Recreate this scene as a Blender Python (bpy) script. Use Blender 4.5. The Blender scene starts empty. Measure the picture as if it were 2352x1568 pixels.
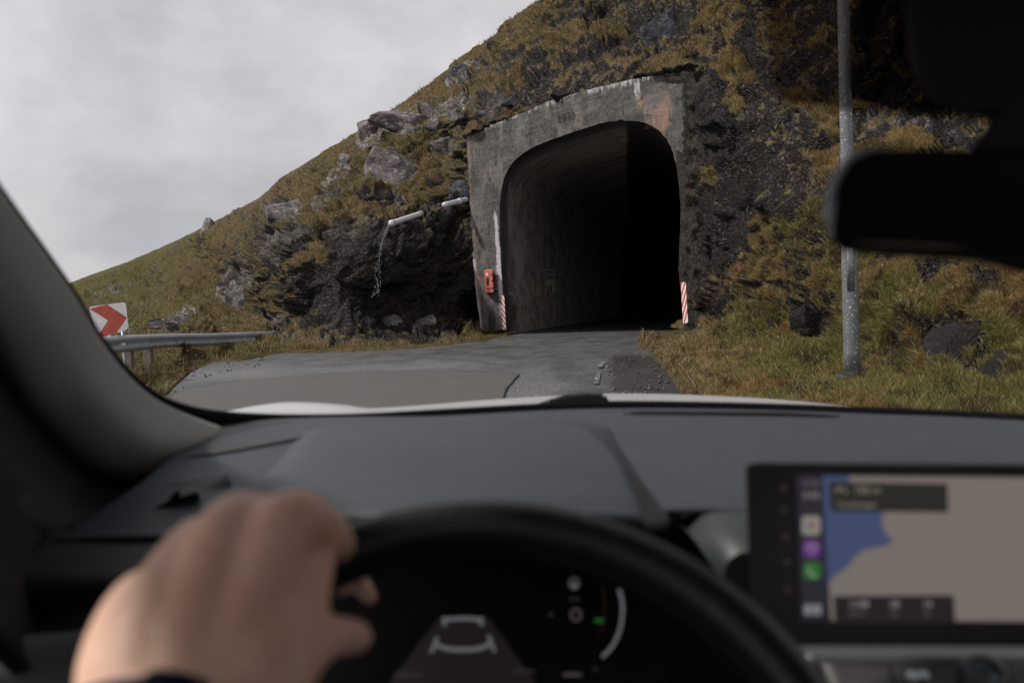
import bpy, math, random
import numpy as np
from mathutils import Vector, Matrix

random.seed(7); rng = np.random.default_rng(11)
S = bpy.context.scene
COL = S.collection

# ------------------------------------------------------------------ camera
F_PX = 2352 * 35 / 36.0
CX, CY = 1176.0, 784.0
PITCH = math.radians(3.1); ROLL = math.radians(2.5)
CAM = np.array([0.0, 0.0, 1.45])
FW = np.array([0, math.cos(PITCH), -math.sin(PITCH)])
_r0 = np.array([1.0, 0, 0]); _u0 = np.array([0, math.sin(PITCH), math.cos(PITCH)])
RT = _r0 * math.cos(ROLL) - _u0 * math.sin(ROLL)
UP = _u0 * math.cos(ROLL) + _r0 * math.sin(ROLL)
cd = bpy.data.cameras.new('camera'); cam = bpy.data.objects.new('camera', cd); COL.objects.link(cam)
cam.matrix_world = Matrix(((RT[0], UP[0], -FW[0], CAM[0]), (RT[1], UP[1], -FW[1], CAM[1]),
                           (RT[2], UP[2], -FW[2], CAM[2]), (0, 0, 0, 1)))
cd.lens = 35; cd.sensor_width = 36; cd.clip_start = 0.02; cd.clip_end = 5000
cd.dof.use_dof = True; cd.dof.focus_distance = 26; cd.dof.aperture_fstop = 5.6
S.camera = cam

# ------------------------------------------------------------------ world, sun, exposure
SUN_EL, SUN_AZ = math.radians(50), math.radians(268)       # azimuth clockwise from +Y: high on the left
w = bpy.data.worlds.new('World'); S.world = w; w.use_nodes = True
nt = w.node_tree; nt.nodes.clear()
def N(t, **k):
    n = nt.nodes.new(t)
    for a, b in k.items(): setattr(n, a, b)
    return n
out = N('ShaderNodeOutputWorld'); mixs = N('ShaderNodeMixShader')
sky = N('ShaderNodeTexSky', sky_type='NISHITA'); sky.sun_disc = False; sky.sun_elevation = SUN_EL; sky.sun_rotation = SUN_AZ
bg1 = N('ShaderNodeBackground'); bg1.inputs[1].default_value = 0.10
nt.links.new(sky.outputs[0], bg1.inputs[0])
tc = N('ShaderNodeTexCoord')
mp = N('ShaderNodeMapping'); mp.inputs['Scale'].default_value = (1.0, 1.0, 1.5); mp.inputs['Location'].default_value = (3.1, 0.7, 1.9)
nt.links.new(tc.outputs['Generated'], mp.inputs[0])
n1 = N('ShaderNodeTexNoise'); n1.inputs['Scale'].default_value = 3.0; n1.inputs['Detail'].default_value = 6; n1.inputs['Roughness'].default_value = 0.56
nt.links.new(mp.outputs[0], n1.inputs['Vector'])
cr = N('ShaderNodeValToRGB'); cr.color_ramp.elements[0].position = 0.38; cr.color_ramp.elements[0].color = (0.52, 0.505, 0.535, 1)
cr.color_ramp.elements[1].position = 0.60; cr.color_ramp.elements[1].color = (0.78, 0.745, 0.76, 1)
nt.links.new(n1.outputs[0], cr.inputs[0])
# a pale blue gap low over the hillside on the left
gd = N('ShaderNodeVectorMath', operation='DISTANCE')
gv = FW + RT * (340 - CX) / F_PX - UP * (535 - CY) / F_PX; gv = gv / np.linalg.norm(gv)
mg = N('ShaderNodeMapping'); mg.inputs['Scale'].default_value = (1.0, 1.0, 3.0)
nt.links.new(tc.outputs['Generated'], mg.inputs[0])
n2 = N('ShaderNodeTexNoise'); n2.inputs['Scale'].default_value = 7.0; n2.inputs['Detail'].default_value = 5
nt.links.new(mg.outputs[0], n2.inputs['Vector'])
nt.links.new(mg.outputs[0], gd.inputs[0]); gd.inputs[1].default_value = (gv[0], gv[1], gv[2] * 3)
ad = N('ShaderNodeMath', operation='MULTIPLY_ADD'); ad.inputs[1].default_value = 0.16; nt.links.new(n2.outputs[0], ad.inputs[0]); nt.links.new(gd.outputs['Value'], ad.inputs[2])
mr = N('ShaderNodeMapRange'); mr.interpolation_type = 'SMOOTHSTEP'
mr.inputs['From Min'].default_value = 0.11; mr.inputs['From Max'].default_value = 0.19; mr.inputs['To Min'].default_value = 0.45; mr.inputs['To Max'].default_value = 0.0
nt.links.new(ad.outputs[0], mr.inputs['Value'])
mc = N('ShaderNodeMix', data_type='RGBA'); mc.inputs['B'].default_value = (0.38, 0.40, 0.46, 1)
nt.links.new(mr.outputs[0], mc.inputs['Factor']); nt.links.new(cr.outputs[0], mc.inputs['A'])
bg2 = N('ShaderNodeBackground'); sb = N('ShaderNodeVectorMath', operation='DOT_PRODUCT'); nt.links.new(tc.outputs['Generated'], sb.inputs[0]); sb.inputs[1].default_value = (0.0, -0.85, -0.10)
sbm = N('ShaderNodeMapRange'); sbm.inputs['From Min'].default_value = 0.1; sbm.inputs['From Max'].default_value = 0.8; sbm.inputs['To Min'].default_value = 0.0; sbm.inputs['To Max'].default_value = 1.5
sz = N('ShaderNodeSeparateXYZ'); nt.links.new(tc.outputs['Generated'], sz.inputs[0]); szm = N('ShaderNodeMapRange'); szm.inputs['From Min'].default_value = 0.40; szm.inputs['From Max'].default_value = 0.75; szm.inputs['To Min'].default_value = 1.0; szm.inputs['To Max'].default_value = 0.50
nt.links.new(sz.outputs[2], szm.inputs['Value']); sba = N('ShaderNodeMath', operation='ADD'); nt.links.new(szm.outputs[0], sba.inputs[0]); nt.links.new(sbm.outputs[0], sba.inputs[1])
nt.links.new(sb.outputs['Value'], sbm.inputs['Value']); bg2.inputs[1].default_value = 1.0; nt.links.new(sba.outputs[0], bg2.inputs[1])   # dimmed overhead for contrast, brightened low behind us to light the tunnel wall
nt.links.new(mc.outputs['Result'], bg2.inputs[0])
mixs.inputs[0].default_value = 0.93
nt.links.new(bg1.outputs[0], mixs.inputs[1]); nt.links.new(bg2.outputs[0], mixs.inputs[2]); nt.links.new(mixs.outputs[0], out.inputs[0])

sl = bpy.data.lights.new('sun', 'SUN'); sl.energy = 4.2; sl.angle = math.radians(5); sl.color = (1.0, 0.95, 0.88)
so = bpy.data.objects.new('sun', sl); COL.objects.link(so)
sd = Vector((math.sin(SUN_AZ) * math.cos(SUN_EL), math.cos(SUN_AZ) * math.cos(SUN_EL), math.sin(SUN_EL)))
so.rotation_euler = sd.to_track_quat('Z', 'Y').to_euler(); so.location = (-20, 5, 30)
S.view_settings.view_transform = 'Standard'; S.view_settings.look = 'None'; S.view_settings.exposure = 0; S.view_settings.gamma = 1
S.render.engine = 'CYCLES'; S.cycles.use_denoising = True; S.cycles.max_bounces = 7; S.cycles.transparent_max_bounces = 12
S.cycles.sample_clamp_indirect = 4

# ------------------------------------------------------------------ helpers
def ray(px, py):
    px = np.asarray(px, float)[..., None]; py = np.asarray(py, float)[..., None]
    return FW + RT * (px - CX) / F_PX - UP * (py - CY) / F_PX
def P(px, py, d):
    return CAM + ray(px, py) * np.asarray(d, float)[..., None]
def G(px, py, z=0.0):
    r = ray(px, py); t = (z - CAM[2]) / r[..., 2]
    return CAM + r * t[..., None]
def proj(p):
    v = np.asarray(p) - CAM; d = v @ FW
    return CX + v @ RT / d * F_PX, CY - v @ UP / d * F_PX, d
class Plane:
    def __init__(s, a, b, c):
        s.o = np.array(a, float); s.n = np.cross(np.array(b) - a, np.array(c) - a); s.n /= np.linalg.norm(s.n)
        if s.n @ (CAM - s.o) < 0: s.n = -s.n
    def at(s, px, py, off=0.0):
        r = ray(px, py); t = ((s.o + s.n * off - CAM) @ s.n) / (r @ s.n)
        return CAM + r * t[..., None]

MATS = {}
def mat(name, build):
    if name in MATS: return MATS[name]
    m = bpy.data.materials.new(name); m.use_nodes = True; t = m.node_tree; t.nodes.clear()
    o = t.nodes.new('ShaderNodeOutputMaterial'); b = t.nodes.new('ShaderNodeBsdfPrincipled'); t.links.new(b.outputs[0], o.inputs[0])
    build(T(t), b, o); MATS[name] = m; return m
class T:                                           # small node-tree helper
    def __init__(s, t): s.t = t
    def n(s, ty, ins=None, **k):
        n = s.t.nodes.new(ty)
        for a, b in k.items(): setattr(n, a, b)
        for a, b in (ins or {}).items():
            if isinstance(b, bpy.types.NodeSocket): s.t.links.new(b, n.inputs[a])
            else: n.inputs[a].default_value = b
        return n
    def link(s, a, b): s.t.links.new(a, b)
    def obj(s): return s.n('ShaderNodeTexCoord').outputs['Object']
    def noise(s, scale, detail=4, rough=0.55, vec=None, dist=0.0, lac=2.0):
        n = s.n('ShaderNodeTexNoise', {'Scale': scale, 'Detail': detail, 'Roughness': rough, 'Distortion': dist, 'Lacunarity': lac})
        s.link(vec if vec is not None else s.obj(), n.inputs['Vector']); return n.outputs[0]
    def vor(s, scale, vec=None, feat='F1', out='Distance', rand=1.0):
        n = s.n('ShaderNodeTexVoronoi', {'Scale': scale, 'Randomness': rand}, feature=feat)
        s.link(vec if vec is not None else s.obj(), n.inputs['Vector']); return n.outputs[out]
    def ramp(s, f, pts):
        n = s.n('ShaderNodeValToRGB', {0: f}); e = n.color_ramp.elements
        while len(e) < len(pts): e.new(0.5)
        for i, (p, c) in enumerate(pts):
            e[i].position = p; e[i].color = (c, c, c, 1) if isinstance(c, (int, float)) else (*c, 1)
        return n.outputs[0]
    def mix(s, f, a, b, bt='MIX'):
        n = s.n('ShaderNodeMix', data_type='RGBA', blend_type=bt)
        for k, v in (('Factor', f), ('A', a), ('B', b)):
            if isinstance(v, bpy.types.NodeSocket): s.link(v, n.inputs[k])
            else: n.inputs[k].default_value = v if k == 'Factor' else (*v, 1)
        return n.outputs['Result']
    def m(s, op, a, b=0.0, c=0.0, clamp=False):
        n = s.n('ShaderNodeMath', {0: a, 1: b, 2: c}, operation=op); n.use_clamp = clamp; return n.outputs[0]
    def map(s, v, a, b, c=0.0, d=1.0):
        return s.n('ShaderNodeMapRange', {'Value': v, 'From Min': a, 'From Max': b, 'To Min': c, 'To Max': d}).outputs[0]
    def attr(s, name, out='Color'):
        return s.n('ShaderNodeAttribute', attribute_name=name).outputs[out]
    def bump(s, h, dist, strength=1.0, prev=None):
        n = s.n('ShaderNodeBump', {'Height': h, 'Distance': dist, 'Strength': strength})
        if prev is not None: s.link(prev, n.inputs['Normal'])
        return n.outputs[0]
    def mapping(s, sc, loc=(0, 0, 0), rot=(0, 0, 0), vec=None):
        n = s.n('ShaderNodeMapping', {'Scale': sc, 'Location': loc, 'Rotation': rot}); s.link(vec if vec is not None else s.obj(), n.inputs[0]); return n.outputs[0]
def plain(name, col, rough=0.5, metal=0.0, spec=0.5, bump=None, var=None):
    def f(t, b, o):
        b.inputs['Roughness'].default_value = rough; b.inputs['Metallic'].default_value = metal; b.inputs['Specular IOR Level'].default_value = spec
        b.inputs['Base Color'].default_value = (*col, 1)
        if var:
            sc, amt = var; c = t.mix(t.ramp(t.noise(sc, 5), [(0.3, 0.0), (0.7, 1.0)]), tuple(x * (1 - amt) for x in col), tuple(min(1, x * (1 + amt)) for x in col))
            t.link(c, b.inputs['Base Color'])
        if bump:
            t.link(t.bump(t.noise(bump[0], 3), bump[1]), b.inputs['Normal'])
    return mat(name, f)
def emit(name, col, s):
    def f(t, b, o):
        b.inputs['Base Color'].default_value = (0.01, 0.01, 0.01, 1); b.inputs['Roughness'].default_value = 0.4
        b.inputs['Emission Color'].default_value = (*col, 1); b.inputs['Emission Strength'].default_value = s
    return mat(name, f)

def tag(o, label=None, cat=None, group=None, kind=None):
    for k, v in (('label', label), ('category', cat), ('group', group), ('kind', kind)):
        if v: o[k] = v
    return o
def mk(name, verts, faces, m=None, parent=None, origin=None, smooth=False):
    """one mesh object from WORLD coordinates; parents only translate"""
    v = np.asarray(verts, float).reshape(-1, 3)
    if origin is None:
        origin = np.zeros(3) if parent is not None else np.array([v[:, 0].mean(), v[:, 1].mean(), v[:, 2].min()])
    org = np.array(origin, float)
    wloc = org.copy()
    if parent is not None:
        q = parent; base = np.zeros(3)
        while q is not None: base += np.array(q.location); q = q.parent
        org = base; wloc = base
    me = bpy.data.meshes.new(name)
    if isinstance(faces, np.ndarray):
        k = faces.shape[1]; me.vertices.add(len(v)); me.vertices.foreach_set('co', (v - org).ravel().astype(np.float32))
        me.loops.add(faces.size); me.loops.foreach_set('vertex_index', faces.ravel().astype(np.int32))
        me.polygons.add(len(faces)); me.polygons.foreach_set('loop_start', np.arange(0, faces.size, k, dtype=np.int32))
        me.update(calc_edges=True)
    else:
        me.from_pydata((v - org).tolist(), [], [tuple(int(i) for i in f) for f in faces])
    if smooth: me.polygons.foreach_set('use_smooth', np.ones(len(me.polygons), bool))
    me.validate(); me.update()
    o = bpy.data.objects.new(name, me); COL.objects.link(o)
    if m: me.materials.append(m)
    if parent is not None: o.parent = parent
    else: o.location = org
    return o
def empty(name, loc):
    o = bpy.data.objects.new(name, None); COL.objects.link(o); o.location = tuple(float(x) for x in loc); o.empty_display_size = 0.2; return o
def mod_bevel(o, w_, seg=2):
    m = o.modifiers.new('b', 'BEVEL'); m.width = w_; m.segments = seg; m.limit_method = 'ANGLE'; return o
def solid(o, th, off=-1):
    m = o.modifiers.new('s', 'SOLIDIFY'); m.thickness = th; m.offset = off; return o
class MB:
    def __init__(s): s.v = []; s.f = []
    def add(s, v, f):
        k = len(s.v); s.v += [tuple(map(float, p)) for p in v]; s.f += [tuple(i + k for i in q) for q in f]
    def box(s, c, sx, sy, sz, X=(1, 0, 0), Y=(0, 1, 0), Z=(0, 0, 1)):
        c, X, Y, Z = map(lambda a: np.array(a, float), (c, X, Y, Z)); vs = []
        for k in (-1, 1):
            for j, i in ((-1, -1), (-1, 1), (1, 1), (1, -1)): vs.append(c + X * i * sx / 2 + Y * j * sy / 2 + Z * k * sz / 2)
        s.add(vs, [(0, 3, 2, 1), (4, 5, 6, 7), (0, 1, 5, 4), (1, 2, 6, 5), (2, 3, 7, 6), (3, 0, 4, 7)])
    def tube(s, pts, rad, n=12, caps=True):
        pts = np.array(pts, float); m = len(pts); rad = np.full(m, rad) if np.isscalar(rad) else np.array(rad, float)
        tg = np.gradient(pts, axis=0); tg /= np.linalg.norm(tg, axis=1)[:, None] + 1e-9
        u = np.cross(tg[0], (0.13, 0.31, 0.94)); u /= np.linalg.norm(u); vs = []
        for i in range(m):
            u = u - tg[i] * (u @ tg[i]); u /= np.linalg.norm(u); w_ = np.cross(tg[i], u)
            for k in range(n):
                a = 2 * math.pi * k / n; vs.append(pts[i] + rad[i] * (u * math.cos(a) + w_ * math.sin(a)))
        fs = [(i * n + k, i * n + (k + 1) % n, (i + 1) * n + (k + 1) % n, (i + 1) * n + k) for i in range(m - 1) for k in range(n)]
        if caps: fs += [tuple(range(n))[::-1], tuple((m - 1) * n + k for k in range(n))]
        s.add(vs, fs)
    def prism(s, front, back):
        n = len(front); s.add(list(front) + list(back), [tuple(range(n)), tuple(range(2 * n - 1, n - 1, -1))] + [((i + 1) % n, i, n + i, n + (i + 1) % n) for i in range(n)])
    def make(s, name, m, parent=None, smooth=False, origin=None): return mk(name, s.v, s.f, m, parent, origin, smooth)
def crom(pts, n):
    """Catmull-Rom resample of a list of points (any dimension)"""
    p = np.array(pts, float); k = len(p)
    q = np.vstack([2 * p[0] - p[1], p, 2 * p[-1] - p[-2]]); t = np.linspace(0, k - 1 - 1e-9, n); i = t.astype(int); f = (t - i)[:, None]
    a, b, c, d = q[i], q[i + 1], q[i + 2], q[i + 3]
    return 0.5 * (2 * b + (c - a) * f + (2 * a - 5 * b + 4 * c - d) * f ** 2 + (3 * b - a - 3 * c + d) * f ** 3)
def gridf(ny, nx, wrap=False):
    i = np.arange(ny - 1)[:, None]; j = np.arange(nx if wrap else nx - 1)[None]; j2 = (j + 1) % nx
    return np.stack([i * nx + j, i * nx + j2, (i + 1) * nx + j2, (i + 1) * nx + j], -1).reshape(-1, 4)
def loft(name, rows, nx, ny, m, parent=None, th=None):
    """rows of (px, py, depth) -> smooth surface"""
    a = np.stack([crom(r, nx) for r in rows]); b = np.stack([crom(a[:, j], ny) for j in range(nx)], 1)
    v = P(b[..., 0], b[..., 1], b[..., 2]).reshape(-1, 3); o = mk(name, v, gridf(ny, nx), m, parent, smooth=True)
    if th: solid(o, th)
    return o
# --- numpy noise
def _h(x, y, z, s):
    n = (x.astype(np.int64) * 374761393 + y.astype(np.int64) * 668265263 + z.astype(np.int64) * 2147483647 + s * 974711) & 0xffffffff
    n = ((n ^ (n >> 13)) * 1274126177) & 0xffffffff; n = ((n ^ (n >> 15)) * 2246822519) & 0xffffffff
    return ((n ^ (n >> 16)) & 0xffffff) / float(0xffffff)
def vnoise(p, s=0):
    i = np.floor(p).astype(np.int64); f = p - i; u = f * f * f * (f * (f * 6 - 15) + 10); r = 0
    for dx in (0, 1):
        for dy in (0, 1):
            for dz in (0, 1):
                wt = (u[:, 0] if dx else 1 - u[:, 0]) * (u[:, 1] if dy else 1 - u[:, 1]) * (u[:, 2] if dz else 1 - u[:, 2])
                r = r + wt * _h(i[:, 0] + dx, i[:, 1] + dy, i[:, 2] + dz, s)
    return r * 2 - 1
def fbm(p, oct=5, s=0, gain=0.5, lac=2.03):
    r = 0; a = 1.0; t = 0
    for k in range(oct): r = r + a * vnoise(p * lac ** k + 17.3 * k, s + k); t += a; a *= gain
    return r / t
def facets(p, s=0, slope=0.9):
    """angular blocks: nearest cell decides a tilted plane. returns height (-1..1-ish), edge distance"""
    i = np.floor(p).astype(np.int64); best = np.full(len(p), 9e9); sec = best.copy(); hgt = np.zeros(len(p))
    for dx in (-1, 0, 1):
        for dy in (-1, 0, 1):
            for dz in (-1, 0, 1):
                c = i + (dx, dy, dz); g = [_h(c[:, 0], c[:, 1], c[:, 2], s + k) for k in range(7)]
                q = c + np.stack(g[:3], 1); dv = p - q; d = (dv ** 2).sum(1)
                hh = (g[6] * 2 - 1) * 0.6 + slope * (dv * (np.stack(g[3:6], 1) * 2 - 1)).sum(1)
                nb = d < best; sec = np.where(nb, best, np.minimum(sec, d)); hgt = np.where(nb, hh, hgt); best = np.where(nb, d, best)
    return hgt, np.sqrt(sec) - np.sqrt(best)
def inpoly(x, y, poly):
    c = np.zeros(np.shape(x), bool); n = len(poly)
    for k in range(n):
        x1, y1 = poly[k]; x2, y2 = poly[(k + 1) % n]
        if y1 == y2: continue
        c ^= ((y1 > y) != (y2 > y)) & (x < (x2 - x1) * (y - y1) / (y2 - y1) + x1)
    return c
def sm(e0, e1, x):
    t = np.clip((x - e0) / (e1 - e0), 0, 1); return t * t * (3 - 2 * t)
def setcol(o, name, arr):
    a = o.data.color_attributes.new(name, 'FLOAT_COLOR', 'POINT'); c = np.ones((len(arr), 4), np.float32); c[:, :arr.shape[1]] = arr
    a.data.foreach_set('color', c.ravel())
def hz(px): return 660 - 0.0437 * (px - 1176)

# ------------------------------------------------------------------ shared outlines
A_ = np.array([-0.9, 32.0, 0]); B_ = np.array([4.35, 25.5, 0]); PORT = Plane(A_, B_, A_ + (0, 0, 1)); PORT_N = PORT.n
AX = np.array([0.266, 1.0, 0]); AX /= np.linalg.norm(AX)
OPEN = [(1163, 778), (1156, 690), (1150, 600), (1147, 510), (1149, 455), (1158, 410), (1176, 376), (1205, 350), (1246, 329), (1300, 309), (1350, 293),
        (1384, 282), (1420, 278), (1458, 278), (1490, 286), (1517, 304), (1538, 333), (1552, 374), (1560, 430), (1563, 510), (1559, 590), (1562, 650), (1568, 700), (1574, 770)]
OUTER = [(1108, 785), (1098, 710), (1088, 610), (1081, 500), (1076, 400), (1071, 312), (1120, 291), (1190, 262), (1260, 233), (1330, 213), (1400, 194),
         (1445, 183), (1500, 176), (1570, 165), (1640, 170), (1660, 250), (1662, 350), (1660, 430), (1658, 510), (1655, 590), (1650, 650), (1645, 720), (1640, 780)]
SKY = np.array([(-700, 800), (0, 712), (145, 656), (200, 634), (290, 602), (370, 568), (450, 531), (520, 494), (600, 452), (645, 408), (700, 376), (760, 338), (820, 302),
                (880, 264), (940, 226), (1000, 182), (1040, 148), (1090, 112), (1130, 85), (1180, 45), (1215, 14), (1245, -6), (1300, -50), (1500, -200), (1900, -450), (2352, -640), (3100, -900)], float)
BOT = np.array([(-700, 1100), (0, 985), (300, 938), (380, 905), (440, 848), (540, 824), (640, 808), (760, 803), (900, 800), (1010, 792), (1110, 784), (1160, 776), (1185, 762),
                (1420, 742), (1440, 742), (1470, 796), (1500, 822), (1560, 880), (1610, 930), (1700, 990), (3100, 1200)], float)

def dport(px, py):
    v = PORT.at(px, py) - CAM; return v @ FW
# ------------------------------------------------------------------ materials of the place
def rock_nodes(t, b, vec, dark, fleck=0.5):
    """returns (colour, height) for fractured basalt; dark = socket 0..1 (black: wet faces, hollows)"""
    n1 = t.noise(1.3, 8, 0.62, vec); n2 = t.noise(7.0, 6, 0.65, vec); v1 = t.vor(5.0, vec, 'DISTANCE_TO_EDGE'); v2 = t.vor(16.0, vec, 'DISTANCE_TO_EDGE')
    grey = t.mix(t.ramp(n1, [(0.35, 0.0), (0.65, 1.0)]), (0.045, 0.040, 0.040), (0.20, 0.185, 0.182))
    lich = t.m('MULTIPLY', t.ramp(n2, [(0.52, 0.0), (0.62, 1.0)]), t.ramp(t.noise(2.2, 3, 0.5, vec), [(0.42, 0.0), (0.6, 1.0)]))
    grey = t.mix(t.m('MULTIPLY', lich, 0.7), grey, (0.50, 0.47, 0.46))
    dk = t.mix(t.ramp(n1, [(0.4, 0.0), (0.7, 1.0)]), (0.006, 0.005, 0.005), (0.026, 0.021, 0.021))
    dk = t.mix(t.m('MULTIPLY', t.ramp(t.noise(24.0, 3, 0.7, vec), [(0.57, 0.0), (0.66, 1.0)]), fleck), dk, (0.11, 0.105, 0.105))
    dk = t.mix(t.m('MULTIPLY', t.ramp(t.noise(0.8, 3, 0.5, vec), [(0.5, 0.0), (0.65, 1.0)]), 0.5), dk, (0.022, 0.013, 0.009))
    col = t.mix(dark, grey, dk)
    col = t.mix(t.m('MULTIPLY', t.ramp(v1, [(0.0, 1.0), (0.04, 0.0)]), 0.35), col, (0.012, 0.010, 0.010))
    h = t.m('ADD', t.m('MULTIPLY', n2, 0.6), t.m('ADD', t.m('MULTIPLY', t.ramp(v1, [(0, 0.0), (0.12, 1.0)]), 0.5), t.m('MULTIPLY', t.ramp(v2, [(0, 0.0), (0.2, 1.0)]), 0.25)))
    return col, h
def hill_mat():
    def f(t, b, o):
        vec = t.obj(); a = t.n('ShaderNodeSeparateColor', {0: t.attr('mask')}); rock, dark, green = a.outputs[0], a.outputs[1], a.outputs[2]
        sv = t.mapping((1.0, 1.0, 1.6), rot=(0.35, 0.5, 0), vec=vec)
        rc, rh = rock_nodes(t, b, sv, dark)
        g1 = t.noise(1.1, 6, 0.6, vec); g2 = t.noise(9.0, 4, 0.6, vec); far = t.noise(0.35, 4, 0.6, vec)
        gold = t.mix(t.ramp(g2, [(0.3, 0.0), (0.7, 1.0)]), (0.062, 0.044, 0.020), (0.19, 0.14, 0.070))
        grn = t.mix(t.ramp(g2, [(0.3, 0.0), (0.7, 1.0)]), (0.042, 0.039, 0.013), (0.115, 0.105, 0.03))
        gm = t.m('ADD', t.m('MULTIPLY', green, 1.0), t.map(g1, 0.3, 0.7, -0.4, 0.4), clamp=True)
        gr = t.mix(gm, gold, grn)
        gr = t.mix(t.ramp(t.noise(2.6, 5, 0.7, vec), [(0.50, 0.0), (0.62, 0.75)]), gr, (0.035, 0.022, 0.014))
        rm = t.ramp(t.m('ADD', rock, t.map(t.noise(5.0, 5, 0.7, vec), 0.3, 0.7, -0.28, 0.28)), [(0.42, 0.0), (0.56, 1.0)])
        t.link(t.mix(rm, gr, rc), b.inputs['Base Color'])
        spk = t.ramp(t.noise(22.0, 2, 0.5, vec), [(0.5, 0.0), (0.68, 1.0)])
        wet = t.m('MULTIPLY', rm, dark); rough = t.m('SUBTRACT', 0.9, t.m('MULTIPLY', wet, t.m('MULTIPLY_ADD', spk, 0.30, 0.32)))
        t.link(rough, b.inputs['Roughness'])
        t.link(t.m('ADD', 0.10, t.m('MULTIPLY', wet, t.m('MULTIPLY', t.ramp(t.noise(15.0, 3, 0.6, vec), [(0.56, 0.0), (0.66, 1.0)]), 0.55))), b.inputs['Specular IOR Level'])
        gh = t.m('ADD', t.noise(14.0, 5, 0.7, vec), t.m('MULTIPLY', t.noise(45.0, 3, 0.7, vec), 0.35))
        nb = t.bump(t.m('MULTIPLY', t.m('SUBTRACT', 1.0, rm), gh), 0.12)
        t.link(t.bump(t.m('MULTIPLY', rm, rh), 0.055, prev=nb), b.inputs['Normal'])
    return mat('hillside', f)
def boulder_mat(name, dark, tint=(1, 1, 1)):
    def f(t, b, o):
        d = t.n('ShaderNodeValue'); d.outputs[0].default_value = dark
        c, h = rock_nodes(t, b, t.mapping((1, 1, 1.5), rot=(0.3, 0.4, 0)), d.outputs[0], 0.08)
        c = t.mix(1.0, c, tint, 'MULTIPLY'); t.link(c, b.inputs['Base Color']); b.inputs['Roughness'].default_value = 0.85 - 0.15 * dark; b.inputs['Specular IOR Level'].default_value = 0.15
        t.link(t.bump(h, 0.018), b.inputs['Normal'])
    return mat(name, f)
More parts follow.
